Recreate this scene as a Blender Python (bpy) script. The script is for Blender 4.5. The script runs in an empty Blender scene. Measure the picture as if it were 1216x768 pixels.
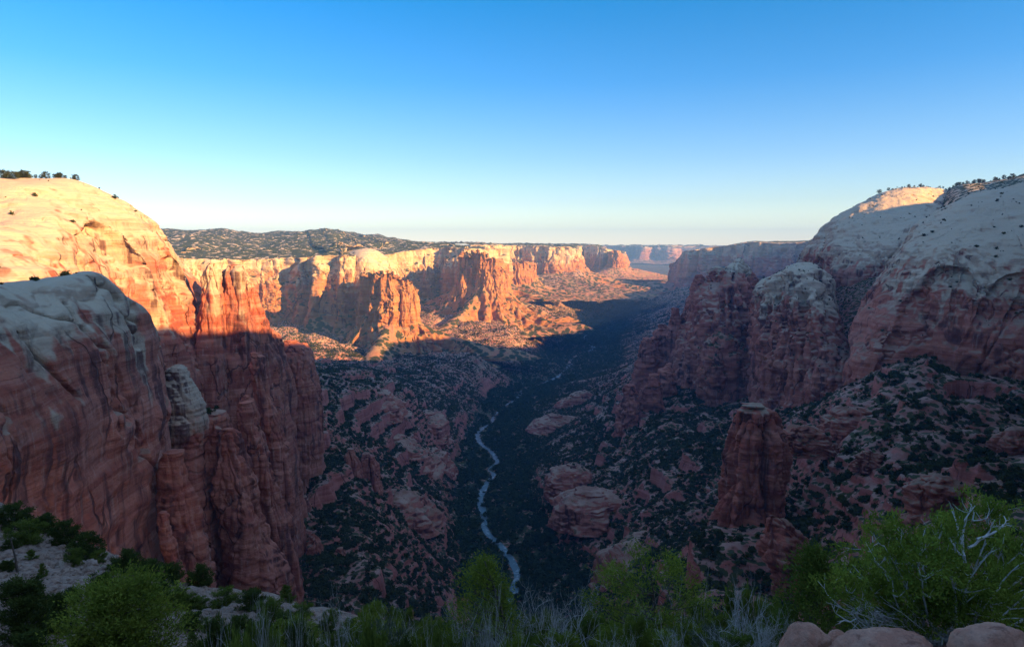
SUN_EL, SUN_AZ, SUN_STR, SUN_COL = 17.5, 120.0, 4.0, (1.0, 0.58, 0.20)
SKY_STR, SKY_AIR, SKY_DUST, SKY_OZ = 0.098, 1.0, 1.4, 3.0
SKY_GAM, SKY_HUE, SKY_SAT = 1.0, 0.497, 1.0
SKY_RAMP = [(0.0, (1.45, 1.12, 0.82)), (0.03, (0.94, 0.77, 0.59)), (0.06, (0.70, 0.62, 0.53)), (0.12, (0.47, 0.54, 0.58)), (0.22, (0.18, 0.46, 0.61)), (0.34, (0.02, 0.42, 0.60)), (0.48, (0.6, 0.85, 0.9)), (0.65, (1.3, 1.16, 1.06)), (1.0, (1.3, 1.16, 1.06))]
EXPO = 2.03
HAZE = 6.2e-5
HAZE_COL = (0.27, 0.55, 1.0, 1)
import bpy, math, random
import numpy as np
random.seed(7)
RNG = np.random.default_rng(11)
SC = bpy.context.scene
COL = SC.collection
R = math.radians
f32 = np.float32

# ------------------------------------------------------------------ camera model
FPX = 1216 * 24.0 / 36.0            # focal length in photograph pixels
PITCH = math.atan((384 - 290) / FPX)
CP, SP = math.cos(PITCH), math.sin(PITCH)

def W(px, py, Y):
    """world point seen at photograph pixel (px, py) at forward distance Y"""
    px = np.asarray(px, float); py = np.asarray(py, float); Y = np.asarray(Y, float)
    dx = (px - 608) / FPX; dy = (384 - py) / FPX
    yf = CP + dy * SP; z = dy * CP - SP
    s = Y / yf
    return np.stack([dx * s, Y + 0 * s, z * s], -1)

def project(P):
    x, y, z = P[..., 0], P[..., 1], P[..., 2]
    d = y * CP - z * SP
    u = y * SP + z * CP
    d = np.where(d < 0.01, 0.01, d)
    return 608 + FPX * x / d, 384 - FPX * u / d, d

# ------------------------------------------------------------------ noise
_p = np.random.default_rng(3).permutation(256).astype(np.int32)
PERM = np.concatenate([_p, _p, _p])
_g = np.array([[1,1,0],[-1,1,0],[1,-1,0],[-1,-1,0],[1,0,1],[-1,0,1],[1,0,-1],[-1,0,-1],
               [0,1,1],[0,-1,1],[0,1,-1],[0,-1,-1],[1,1,0],[-1,1,0],[0,-1,1],[0,-1,-1]], f32)

def pn(x, y, z=None):
    """Perlin noise, about -1..1"""
    x = np.asarray(x, np.float64); y = np.asarray(y, np.float64)
    z = np.zeros_like(x) if z is None else np.asarray(z, np.float64)
    x, y, z = np.broadcast_arrays(x, y, z)
    xi = np.floor(x); yi = np.floor(y); zi = np.floor(z)
    fx = (x - xi).astype(f32); fy = (y - yi).astype(f32); fz = (z - zi).astype(f32)
    xi = xi.astype(np.int64) & 255; yi = yi.astype(np.int64) & 255; zi = zi.astype(np.int64) & 255
    u = fx*fx*fx*(fx*(fx*6-15)+10); v = fy*fy*fy*(fy*(fy*6-15)+10); w = fz*fz*fz*(fz*(fz*6-15)+10)
    def g(ix, iy, iz, dx, dy, dz):
        h = PERM[PERM[PERM[ix] + iy] + iz] & 15
        q = _g[h]
        return q[..., 0]*dx + q[..., 1]*dy + q[..., 2]*dz
    A = PERM
    x1 = xi + 1; y1 = yi + 1; z1 = zi + 1
    n000 = g(xi, yi, zi, fx, fy, fz); n100 = g(x1, yi, zi, fx-1, fy, fz)
    n010 = g(xi, y1, zi, fx, fy-1, fz); n110 = g(x1, y1, zi, fx-1, fy-1, fz)
    n001 = g(xi, yi, z1, fx, fy, fz-1); n101 = g(x1, yi, z1, fx-1, fy, fz-1)
    n011 = g(xi, y1, z1, fx, fy-1, fz-1); n111 = g(x1, y1, z1, fx-1, fy-1, fz-1)
    a = n000 + u*(n100-n000); b = n010 + u*(n110-n010)
    c = n001 + u*(n101-n001); d = n011 + u*(n111-n011)
    e = a + v*(b-a); f = c + v*(d-c)
    return e + w*(f-e)

def fbm(x, y, z=None, oct=4, gain=0.5, lac=2.03):
    s = 0; a = 1.0; k = 1.0
    for i in range(oct):
        s = s + a * pn(np.asarray(x)*k + 17.3*i, np.asarray(y)*k + 9.1*i, None if z is None else np.asarray(z)*k + 5.7*i)
        a *= gain; k *= lac
    return s

def sstep(a, b, x):
    t = np.clip((x - a) / (b - a), 0, 1)
    return t*t*(3 - 2*t)

# ------------------------------------------------------------------ mesh helpers
def new_mesh_obj(name, V, F=None, quads=None, tris=None, mat=None, smooth=True, origin=None, attrs=None):
    """V (n,3); faces as quads (m,4) and/or tris (k,3) arrays -> ONE mesh object"""
    V = np.asarray(V, np.float64)
    if origin is None: origin = np.zeros(3)
    origin = np.asarray(origin, float)
    me = bpy.data.meshes.new(name)
    loops = []; starts = []; n = 0
    if quads is not None and len(quads):
        loops.append(np.asarray(quads, np.int32).ravel()); starts.append(np.arange(len(quads), dtype=np.int32)*4); n = len(quads)*4
    if tris is not None and len(tris):
        loops.append(np.asarray(tris, np.int32).ravel()); starts.append(np.arange(len(tris), dtype=np.int32)*3 + n)
    loops = np.concatenate(loops); starts = np.concatenate(starts)
    me.vertices.add(len(V)); me.vertices.foreach_set('co', (V - origin).astype(f32).ravel())
    me.loops.add(len(loops)); me.loops.foreach_set('vertex_index', loops)
    me.polygons.add(len(starts)); me.polygons.foreach_set('loop_start', starts)
    me.polygons.foreach_set('use_smooth', np.full(len(starts), bool(smooth)))
    me.update(calc_edges=True)
    if attrs:
        for k, a in attrs.items():
            at = me.attributes.new(k, 'FLOAT', 'POINT'); at.data.foreach_set('value', np.asarray(a, f32).ravel())
    if mat: me.materials.append(mat)
    o = bpy.data.objects.new(name, me); COL.objects.link(o); o.location = origin
    return o

def tag(o, label=None, cat=None, group=None, kind=None):
    if label: o['label'] = label
    if cat: o['category'] = cat
    if group: o['group'] = group
    if kind: o['kind'] = kind
    return o

def grid_quads(nu, nv, closed=False):
    iu = np.arange(nu if closed else nu-1); iv = np.arange(nv-1)
    a, b = np.meshgrid(iu, iv, indexing='ij')
    a1 = (a + 1) % nu
    return np.stack([a*nv + b, a*nv + b+1, a1*nv + b+1, a1*nv + b], -1).reshape(-1, 4)

def grid_normals(P, closed=False):
    if closed: du = np.roll(P, -1, 0) - np.roll(P, 1, 0)
    else: du = np.gradient(P, axis=0)
    dv = np.gradient(P, axis=1)
    N = np.cross(dv, du)
    N /= np.linalg.norm(N, axis=-1, keepdims=True) + 1e-9
    return N

def hermite(C, n, closed=False, smooth_t=None):
    """resample control polyline C (k, ...) along axis 0 to n samples, chord-length Catmull-Rom"""
    C = np.asarray(C, float); k = len(C)
    flat = C.reshape(k, -1)
    if closed:
        flat = np.concatenate([flat[-2:], flat, flat[:3]])
    d = np.sqrt(((flat[1:] - flat[:-1])**2).sum(1)) + 1e-6
    d = d ** 0.6
    t = np.concatenate([[0], np.cumsum(d)])
    m = np.empty_like(flat)
    m[1:-1] = (flat[2:] - flat[:-2]) / (t[2:] - t[:-2])[:, None]
    m[0] = (flat[1]-flat[0])/d[0]; m[-1] = (flat[-1]-flat[-2])/d[-1]
    if closed: s = np.linspace(t[2], t[2+k], n, endpoint=False)
    else: s = np.linspace(t[0], t[-1], n)
    i = np.clip(np.searchsorted(t, s, side='right') - 1, 0, len(t)-2)
    h = (t[i+1]-t[i]); u = ((s - t[i])/h)[:, None]; h = h[:, None]
    r = (2*u**3-3*u**2+1)*flat[i] + (u**3-2*u**2+u)*h*m[i] + (-2*u**3+3*u**2)*flat[i+1] + (u**3-u**2)*h*m[i+1]
    return r.reshape((n,) + C.shape[1:])

def resample_grid(G, nu, nv, closed=False):
    """dense grid from control grid, then re-spaced so that rows and columns are even on average"""
    G = np.asarray(G, float)
    D = hermite(G, nu*2, closed)                       # (2nu, kv, 3)
    D = np.swapaxes(hermite(np.swapaxes(D, 0, 1), nv*2), 0, 1)
    # even spacing (in picture terms: distance divided by range)
    rng = np.linalg.norm(D, axis=-1) + 1.0
    lv = np.linalg.norm(np.diff(D, axis=1), axis=-1) / rng[:, 1:]
    lv = lv.mean(0) + 0.15*lv.mean(); tv = np.concatenate([[0], np.cumsum(lv)]); tv /= tv[-1]
    lu = np.linalg.norm(np.diff(D, axis=0), axis=-1) / rng[1:]
    lu = lu.mean(1) + 0.1*lu.mean(); tu = np.concatenate([[0], np.cumsum(lu)]); tu /= tu[-1]
    if closed: ru = np.interp(np.linspace(0, 1, nu, endpoint=False)*tu[-1], tu, np.arange(len(tu)))
    else: ru = np.interp(np.linspace(0, 1, nu), tu, np.arange(len(tu)))
    rv = np.interp(np.linspace(0, 1, nv), tv, np.arange(len(tv)))
    i = np.clip(np.floor(ru).astype(int), 0, len(tu)-2); a = (ru - i)[:, None, None]
    D = D[i]*(1-a) + D[i+1]*a
    j = np.clip(np.floor(rv).astype(int), 0, len(tv)-2); b = (rv - j)[None, :, None]
    return D[:, j]*(1-b) + D[:, j+1]*b

# ------------------------------------------------------------------ rock surface
def rock_displace(P, N, big=(60, 6), flute=(22, 5), ledge=(7, 1.0), fine=(3, 0.35), crack=(0, 0), seed=0.0, top=0.2, dip=(0.03, 0.02), fl_stretch=11.0, block=(0, 0)):
    x, y, z = P[..., 0] + 37.1*seed, P[..., 1] - 11.7*seed, P[..., 2]
    nz = N[..., 2]
    steep = sstep(0.85, 0.45, nz)
    k = top + (1 - top)*steep
    d = big[1] * fbm(x/big[0], y/big[0], z/(big[0]*1.3), 3)
    if flute[1]:
        wx = 0.35*flute[0]*pn(x/70, y/70, z/45)
        for s, a in ((1, 1), (0.37, 0.38)):
            q = flute[0]*s
            fl = np.abs(pn((x+wx)/q, (y+wx)/q, z/(q*fl_stretch)))
            d = d + steep*flute[1]*a*(2.2*np.sqrt(fl + 0.01) - 1.1)
    if ledge[1]:
        s = z + dip[0]*x + dip[1]*y + 2.5*pn(x/90, y/90, z/60)
        l1 = np.tanh(6.0*pn(s/ledge[0], s*0 + 3.3 + x/400, y/400))
        l2 = np.tanh(5.0*pn(s/(ledge[0]*0.33), s*0 + 8.3 + x/150, y/150))
        d = d + k*ledge[1]*(l1 + 0.4*l2)*(0.6 + 0.8*np.abs(pn(x/50, y/50, z/30)))
    if crack[1]:
        c = pn(x/crack[0], y/crack[0], z/(crack[0]*3.5)) + 0.25*pn(x/9, y/9, z/9)
        d = d - crack[1]*np.exp(-(c/0.045)**2)*(0.5 + 0.5*steep)
    if block[1]:
        b = block[0]
        bx, by, bz = x + 0.3*b*pn(x/b, y/b, z/b), y + 0.3*b*pn(x/b+5, y/b, z/b), z + 0.04*x
        for s_, a_ in ((1, 1), (0.45, 0.5)):
            d = d + block[1]*a_*np.tanh(8.0*pn(bx/(b*s_), by/(b*s_), bz/(b*s_*0.7)))
    d = d + k*fine[1]*fbm(x/fine[0], y/fine[0], z/fine[0], 3)
    H = N.copy()
    H[..., 2] *= 0.5
    return P + H*d[..., None]

REG = []      # (P grid, N grid, quads, name, info) for scattering and the depth test

def finish_patch(name, P, closed, cream, mat, reg=True, scrub=0.0, cap=None, extra=None):
    N = grid_normals(P, closed)
    nu, nv = P.shape[:2]
    V = P.reshape(-1, 3); q = grid_quads(nu, nv, closed)
    z = V[:, 2]
    z0, z1, amp = cream
    nn = amp*fbm(V[:, 0]/55, V[:, 1]/55, z/40, 4)
    # long streaks running down the face
    st = amp*1.3*pn(V[:, 0]/11, V[:, 1]/11, z/110) + amp*0.8*pn(V[:, 0]/4.0, V[:, 1]/4.0, z/60)
    c = sstep(z0, z1, z + nn + st)
    at = {'cream': c, 'scrub': np.zeros(len(V)) + scrub}
    if extra is not None: at.update({k: v.reshape(-1) for k, v in extra.items()})
    org = np.array([V[:, 0].mean(), V[:, 1].mean(), V[:, 2].min()])
    o = new_mesh_obj(name, V, quads=q, mat=mat, origin=org, attrs=at)
    if reg: REG.append((P, N, name))
    return o

def face_patch(name, cols, nu, nv, mat, cream, disp, closed=False, scrub=0.0, mod=None, reg=True):
    """cols: list of columns, each a list of (px, py, Y) from the back of the top down to the foot"""
    G = np.array([[W(*p) for p in c] for c in cols])
    P = resample_grid(G, nu, nv, closed)
    N = grid_normals(P, closed)
    extra = None
    if mod is not None:
        P, extra = mod(P, N)
        N = grid_normals(P, closed)
    P = rock_displace(P, N, **disp)
    return finish_patch(name, P, closed, cream, mat, reg, scrub, extra=extra)

def pillar(name, rows, Y, mat, cream, disp, nu=110, nv=130, depth=1.0, sq=2.6, rot=0.0, dY=None, scrub=0.0, reg=True, twist=0.0):
    """free-standing rock: rows (py, pxLeft, pxRight) from top to foot give its outline at distance Y"""
    rows = np.array(rows, float)
    Ys = np.full(len(rows), float(Y)) if dY is None else Y + np.array(dY, float)
    L = W(rows[:, 1], rows[:, 0], Ys); Rr = W(rows[:, 2], rows[:, 0], Ys)
    c = (L + Rr)/2; h = np.linalg.norm(Rr - L, axis=1)/2
    k = hermite(np.concatenate([c, h[:, None]], 1), nv)
    c, h = k[:, :3], np.maximum(k[:, 3], 0.3)
    # closing cap: a few rows on the top
    ncap = max(8, nv//7)
    s = np.sin(np.linspace(0.02, 1, ncap)*math.pi/2)
    capc = np.repeat(c[:1], ncap, 0); caph = h[0]*s
    capc[:, 2] += h[0]*0.35*np.cos(np.linspace(0.02, 1, ncap)*math.pi/2)
    c = np.concatenate([capc[:-1], c]); h = np.concatenate([caph[:-1], h])
    th = np.linspace(0, 2*math.pi, nu, endpoint=False)
    cx = np.sign(np.cos(th))*np.abs(np.cos(th))**(2/sq); sy = np.sign(np.sin(th))*np.abs(np.sin(th))**(2/sq)
    zz = np.linspace(0, 1, len(h))
    rr = rot + twist*zz
    ex = cx[:, None]*h[None, :]; ey = sy[:, None]*h[None, :]*depth
    X = ex*np.cos(rr) - ey*np.sin(rr); Yv = ex*np.sin(rr) + ey*np.cos(rr)
    # rescale so the outline's width stays as drawn when turned
    wmax = np.abs(X).max(0) + 1e-6
    sc = h/wmax; X = X*sc; Yv = Yv*sc
    P = np.stack([c[None, :, 0] + X, c[None, :, 1] + Yv, np.repeat(c[None, :, 2], nu, 0)], -1)
    N = grid_normals(P, True)
    if (N[:, -3, 0]*cx).mean() < 0: N = -N
    P2 = rock_displace(P, N, **disp)
    # orientation: make faces point outwards
    o = finish_patch(name, P2, True, cream, mat, reg, scrub)
    return o

def wall_loft(name, pts, mat, cream, disp, nu, closed=False, rows=(14, 60, 40), batter=0.12, wob=(160, 30), apron_noise=(140, 0.5),
              back=((40, 4), (200, 20)), center=None, scrub=0.0, side=1, spur=0.35, seed=0.0, bench=0.0, bk=0.0, backdir=None, cap_scrub=1.1, jag=0.0):
    """cliff line with a plateau behind it and a talus apron at its foot.
    pts: (px, Y, py_rim, py_foot, apron_length, apron_drop)"""
    A = []
    for p in pts:
        px, Y, pr, pf, al, ad = p[:6]
        r = W(px, pr, Y); ft = W(px, pf, Y)
        A.append([r[0], r[1], r[2], ft[2], al, ad, p[6] if len(p) > 6 else 1.0])
    A = hermite(np.array(A), nu, closed)
    xy = A[:, :2].copy()
    def tang(q):
        t = (np.roll(q, -1, 0) - np.roll(q, 1, 0)) if closed else np.gradient(q, axis=0)
        return t/(np.linalg.norm(t, axis=1, keepdims=True)+1e-9)
    t = tang(xy); n = np.stack([t[:, 1], -t[:, 0]], 1)*side
    w = wob[1]*fbm(xy[:, 0]/wob[0] + seed, xy[:, 1]/wob[0], None, 3)
    w2 = wob[1]*0.5*(np.abs(pn(xy[:, 0]/(wob[0]*0.45), xy[:, 1]/(wob[0]*0.45) + seed))*2.2 - 0.6)
    xy = xy + n*(w + w2)[:, None]
    def blur(a, k):
        ker = np.hanning(2*k+1); ker /= ker.sum()
        pad = np.concatenate([a[-k:], a, a[:k]]) if closed else np.concatenate([np.repeat(a[:1], k, 0), a, np.repeat(a[-1:], k, 0)])
        return np.stack([np.convolve(pad[:, i], ker, 'valid') for i in range(a.shape[1])], 1)
    nb = blur(n, max(3, nu//40)); nb /= np.linalg.norm(nb, axis=1, keepdims=True)
    na = blur(n, max(5, nu//14)); na /= np.linalg.norm(na, axis=1, keepdims=True)
    zr, zf, al, ad = A[:, 2], A[:, 3], np.maximum(A[:, 4], 1), A[:, 5]
    if jag: zr = zr + jag*np.tanh(3*pn(xy[:, 0]/26 + 2*seed, xy[:, 1]/26)) + 0.5*jag*np.tanh(3*pn(xy[:, 0]/11, xy[:, 1]/11 + seed))
    H = np.maximum(zr - zf, 2)
    rowsP = []
    ncap, ncl, nap = rows
    if closed:
        cen = W(*center) if center is not None else np.array([xy[:, 0].mean(), xy[:, 1].mean(), zr.mean() + 5])
        for s in np.linspace(0.03, 1, ncap, endpoint=False):
            q = cen[:2] + (xy - cen[:2])*s
            z = cen[2] + (zr - cen[2])*s**2.2
            rowsP.append(np.concatenate([q, z[:, None]], 1))
    else:
        bd = [(0.0, 0.0)] + list(back)
        tt = np.linspace(1, 0, ncap, endpoint=False)**1.6
        dist = np.array([b[0] for b in bd]); up = np.array([b[1] for b in bd])
        for s in tt:
            dd = s*dist[-1]; uu = np.interp(dd, dist, up)
            bdv = np.array(backdir)/np.linalg.norm(backdir) if backdir is not None else None
            f_ = sstep(0, 500, dd)
            q = xy - na*dd if bdv is None else xy + (-na*(1-f_) + bdv*f_)*dd
            z = zr + uu*A[:, 6] + bk*sstep(0, 300, dd)*fbm(q[:, 0]/300, q[:, 1]/300, None, 4)
            rowsP.append(np.concatenate([q, z[:, None]], 1))
    for s in np.linspace(0, 1, ncl, endpoint=False):
        # rounded lip, then near-vertical, flaring at the foot
        off = batter*H*(0.35*np.sqrt(s) + 0.45*s + 0.35*s**3)
        q = xy + nb*off[:, None]
        rowsP.append(np.concatenate([q, (zr - H*s)[:, None]], 1))
    spn = np.abs(pn(xy[:, 0]/apron_noise[0] + 3*seed, xy[:, 1]/apron_noise[0], None))
    spn2 = np.abs(pn(xy[:, 0]/(apron_noise[0]*0.4) + 3*seed, xy[:, 1]/(apron_noise[0]*0.4), None))
    for s in np.linspace(0, 1, nap):
        off0 = batter*H*1.15
        ln = al*(1 + apron_noise[1]*(spn*2.2 - 0.7) + 0.3*apron_noise[1]*(spn2*2 - .6))
        q = xy + nb*off0[:, None]*(1-s) + na*(off0*s + ln*s)[:, None]
        prof = 0.35*s + 0.65*s**0.75
        if bench: prof = prof + bench*np.clip(np.sin(s*math.pi*5.0), -0.3, 1)*0.06*np.sin(s*math.pi)
        z = zf - ad*prof - spur*ad*(1 - spn*2.4)*np.sin(min(s*1.2, 1)*math.pi)*0.5 - spur*0.30*ad*(0.8 - spn2*2.0)*np.sin(s**0.8*math.pi)*0.5
        rowsP.append(np.concatenate([q, z[:, None]], 1))
    P = np.stack(rowsP, 1)
    N = grid_normals(P, closed)
    if N[:, ncap + ncl//2, 0:2].ravel().dot(n.ravel()) < 0:
        N = -N
    P = rock_displace(P, N, seed=seed, **disp)
    rs = np.full(P.shape[1], float(scrub)); 
    if not closed: rs[:ncap-2] = cap_scrub
    return finish_patch(name, P, closed, cream, mat, True, np.repeat(rs[None], nu, 0).reshape(-1))
# ------------------------------------------------------------------ materials
class NT:
    def __init__(s, name):
        s.m = bpy.data.materials.new(name); s.m.use_nodes = True
        s.t = s.m.node_tree; s.t.nodes.clear()
        s.out = s.n('ShaderNodeOutputMaterial')
    def n(s, typ, **kw):
        nd = s.t.nodes.new(typ)
        for k, v in kw.items(): setattr(nd, k, v)
        return nd
    def l(s, a, b): s.t.links.new(a, b)
    def setin(s, nd, key, v):
        if hasattr(v, 'is_linked') or isinstance(v, bpy.types.NodeSocket): s.l(v, nd.inputs[key])
        else: nd.inputs[key].default_value = v
    def math(s, op, a, b=0.0, c=None, clamp=False):
        nd = s.n('ShaderNodeMath', operation=op, use_clamp=clamp)
        s.setin(nd, 0, a); s.setin(nd, 1, b)
        if c is not None: s.setin(nd, 2, c)
        return nd.outputs[0]
    def ramp(s, v, a, b):
        nd = s.n('ShaderNodeMapRange', interpolation_type='SMOOTHSTEP'); s.setin(nd, 0, v)
        nd.inputs[1].default_value = a; nd.inputs[2].default_value = b
        return nd.outputs[0]
    def mix(s, f, a, b, mode='MIX'):
        nd = s.n('ShaderNodeMix', data_type='RGBA', blend_type=mode)
        s.setin(nd, 0, f)
        for k, v in ((6, a), (7, b)):
            if isinstance(v, bpy.types.NodeSocket): s.l(v, nd.inputs[k])
            else: nd.inputs[k].default_value = (*v, 1) if len(v) == 3 else v
        return nd.outputs[2]
    def noise(s, vec, scale, detail=4, rough=0.55, sc3=(1, 1, 1), off=(0, 0, 0), dist=0.0):
        mp = s.n('ShaderNodeMapping'); s.l(vec, mp.inputs[0])
        mp.inputs['Scale'].default_value = sc3; mp.inputs['Location'].default_value = off
        nd = s.n('ShaderNodeTexNoise'); s.l(mp.outputs[0], nd.inputs['Vector'])
        nd.inputs['Scale'].default_value = scale; nd.inputs['Detail'].default_value = detail
        nd.inputs['Roughness'].default_value = rough; nd.inputs['Distortion'].default_value = dist
        return nd.outputs[0]
    def attr(s, name):
        nd = s.n('ShaderNodeAttribute', attribute_name=name); return nd.outputs['Fac']
    def bsdf(s, col, rough=0.9, normal=None, **kw):
        b = s.n('ShaderNodeBsdfPrincipled'); s.setin(b, 'Base Color', col if isinstance(col, bpy.types.NodeSocket) else (*col, 1))
        s.setin(b, 'Roughness', rough)
        b.inputs['Specular IOR Level'].default_value = kw.get('spec', 0.25)
        if normal is not None: s.l(normal, b.inputs['Normal'])
        s.l(b.outputs[0], s.out.inputs[0])
        return b
    def bump(s, h, dist, strength=1.0, normal=None):
        nd = s.n('ShaderNodeBump'); s.setin(nd, 'Height', h); nd.inputs['Distance'].default_value = dist
        nd.inputs['Strength'].default_value = strength
        if normal is not None: s.l(normal, nd.inputs['Normal'])
        return nd.outputs[0]

def rock_material(name, red1=(0.33, 0.088, 0.056), red2=(0.46, 0.165, 0.108), varnish=(0.095, 0.036, 0.036), cream1=(0.52, 0.385, 0.275), cream2=(0.42, 0.28, 0.195),
                  soil=(0.40, 0.245, 0.175), soil2=(0.30, 0.145, 0.095), k=1.0, flat=(0.60, 0.78), var_amt=0.85, scrub_scale=0.11, bands=1.0):
    """sandstone: k scales the size of the pattern (1 = near cliffs, larger = far ones)"""
    T = NT(name)
    g = T.n('ShaderNodeNewGeometry'); pos = g.outputs['Position']
    sep = T.n('ShaderNodeSeparateXYZ'); T.l(g.outputs['Normal'], sep.inputs[0]); nz = sep.outputs[2]
    cream = T.attr('cream'); scrub = T.attr('scrub')
    patch = T.noise(pos, 0.012/k, 5, 0.6, (1, 1, 1.6))
    strata = T.noise(pos, 1.0/k, 4, 0.62, (0.006, 0.006, 0.16), dist=0.25)
    fine_s = T.noise(pos, 1.0/k, 3, 0.6, (0.02, 0.02, 0.40), off=(5, 2, 1), dist=0.35)
    streak = T.noise(pos, 1.0/k, 4, 0.6, (0.10, 0.10, 0.006), off=(3, 8, 0), dist=0.4)
    streak2 = T.noise(pos, 1.0/k, 3, 0.6, (0.42, 0.42, 0.02), off=(13, 8, 0))
    grit = T.noise(pos, 0.7/k, 6, 0.7)
    red = T.mix(T.ramp(strata, 0.38, 0.62), red1, red2)
    red = T.mix(T.math('MULTIPLY', T.ramp(patch, 0.48, 0.68), 0.6), red, (red2[0]*1.15, red2[1]*1.2, red2[2]*1.3))
    band = T.math('MULTIPLY', T.ramp(fine_s, 0.50, 0.68), 0.22*bands)
    red = T.mix(band, red, tuple(c*0.62 for c in red1))
    paleb = T.math('MULTIPLY', T.ramp(fine_s, 0.46, 0.30), 0.22*bands)
    red = T.mix(paleb, red, (red2[0]*1.25, red2[1]*1.65, red2[2]*1.9))
    cr = T.mix(T.ramp(strata, 0.36, 0.66), cream1, cream2)
    cr = T.mix(T.math('MULTIPLY', T.ramp(fine_s, 0.50, 0.66), 0.3*bands), cr, tuple(c*0.66 for c in cream2))
    cr = T.mix(T.math('MULTIPLY', T.ramp(patch, 0.50, 0.70), 0.35), cr, (0.52, 0.40, 0.32))
    # streaks soften the contact between the pale and the red rock
    edge = T.math('MULTIPLY_ADD', T.math('MULTIPLY', cream, T.math('SUBTRACT', 1.0, cream)), 4.0, 0.12, clamp=True)
    cf = T.math('MULTIPLY_ADD', T.math('SUBTRACT', streak, 0.5), T.math('MULTIPLY', edge, 0.9), cream)
    cf = T.math('MULTIPLY_ADD', T.math('SUBTRACT', strata, 0.5), T.math('MULTIPLY', edge, 1.1), cf)
    cf = T.ramp(cf, 0.30, 0.70)
    rock = T.mix(cf, red, cr)
    # joints: thin dark lines where the rock has parted
    wv = T.n('ShaderNodeTexNoise'); T.l(pos, wv.inputs['Vector']); wv.inputs['Scale'].default_value = 0.03/k; wv.inputs['Detail'].default_value = 4
    vm = T.n('ShaderNodeVectorMath', operation='MULTIPLY_ADD'); T.l(wv.outputs['Color'], vm.inputs[0]); vm.inputs[1].default_value = (26*k, 26*k, 26*k); T.l(pos, vm.inputs[2])
    mj = T.n('ShaderNodeMapping'); T.l(vm.outputs[0], mj.inputs[0]); mj.inputs['Scale'].default_value = (1, 1, 0.42)
    vj = T.n('ShaderNodeTexVoronoi', feature='DISTANCE_TO_EDGE'); T.l(mj.outputs[0], vj.inputs['Vector']); vj.inputs['Scale'].default_value = 0.034/k
    joint = T.math('MULTIPLY', T.ramp(vj.outputs['Distance'], 0.022, 0.004), T.ramp(T.noise(pos, 0.02/k, 3, 0.6, off=(7, 1, 3)), 0.44, 0.58))
    joint = T.math('MULTIPLY', joint, T.ramp(nz, 0.80, 0.45))
    rock = T.mix(T.math('MULTIPLY', joint, 0.7), rock, tuple(c*0.55 for c in varnish))
    steep = T.ramp(nz, 0.62, 0.25)
    va = T.math('MULTIPLY', T.math('MULTIPLY', T.ramp(streak, 0.48, 0.62), steep), var_amt)
    va = T.math('MULTIPLY', va, T.ramp(patch, 0.34, 0.54))
    rock = T.mix(va, rock, varnish)
    vb = T.math('MULTIPLY', T.math('MULTIPLY', T.ramp(streak2, 0.55, 0.72), steep), 0.35*var_amt)
    rock = T.mix(vb, rock, tuple(c*0.9 for c in varnish))
    wash = T.math('MULTIPLY', T.math('MULTIPLY', T.ramp(streak2, 0.44, 0.30), steep), 0.22)
    rock = T.mix(wash, rock, (0.60, 0.46, 0.38))
    rock = T.mix(T.math('MULTIPLY', T.math('SUBTRACT', grit, 0.35), 0.7), rock, T.mix(1.0, rock, (0.62, 0.58, 0.56), 'MULTIPLY'))
    # soil where it is flat enough to lie
    so = T.mix(T.ramp(T.noise(pos, 0.05/k, 5, 0.65), 0.38, 0.62), soil, soil2)
    so = T.mix(T.ramp(cream, 0.4, 0.9), so, (0.55, 0.42, 0.30))
    fl = T.math('ADD', nz, T.math('MULTIPLY', T.math('SUBTRACT', T.noise(pos, 0.09/k, 4, 0.65), 0.5), 0.5))
    fs = T.math('MULTIPLY', T.ramp(fl, flat[0], flat[1]), T.math('GREATER_THAN', scrub, 0.001))
    base = T.mix(fs, rock, so)
    # low scrub too small and too many to count, rooted in the soil
    vo = T.n('ShaderNodeTexVoronoi'); T.l(pos, vo.inputs['Vector']); vo.inputs['Scale'].default_value = scrub_scale/k**0.5
    dots = T.math('ADD', vo.outputs['Distance'], T.math('MULTIPLY', T.math('SUBTRACT', T.noise(pos, 0.35/k, 3, 0.6), 0.5), 0.55))
    thr = T.math('MULTIPLY_ADD', scrub, 0.50, 0.18)
    dmr = T.n('ShaderNodeMapRange', interpolation_type='SMOOTHSTEP'); T.l(dots, dmr.inputs[0]); T.l(T.math('ADD', thr, 0.06), dmr.inputs[1]); T.l(T.math('SUBTRACT', thr, 0.06), dmr.inputs[2])
    dn = dmr.outputs[0]
    cov = T.ramp(T.math('ADD', T.noise(pos, 0.014/k, 4, 0.6, off=(9, 9, 9)), T.math('MULTIPLY', T.math('SUBTRACT', scrub, 0.4), 0.7)), 0.34, 0.54)
    sf = T.math('MULTIPLY', T.math('MULTIPLY', dn, cov), T.math('MULTIPLY', T.ramp(nz, 0.45, 0.68), T.ramp(scrub, 0.0, 0.15)))
    base = T.mix(sf, base, T.mix(T.noise(pos, 0.2, 2), (0.034, 0.044, 0.016), (0.070, 0.072, 0.026)))
    h = T.math('ADD', T.math('MULTIPLY', fine_s, 0.8), T.math('MULTIPLY', grit, 0.55))
    h = T.math('ADD', h, T.math('MULTIPLY', T.math('MULTIPLY', streak2, steep), 0.5))
    h = T.math('SUBTRACT', h, T.math('MULTIPLY', joint, 0.7))
    nm = T.bump(h, 1.8*k, 1.0)
    T.bsdf(base, 0.92, nm, spec=0.15)
    return T.m

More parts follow.
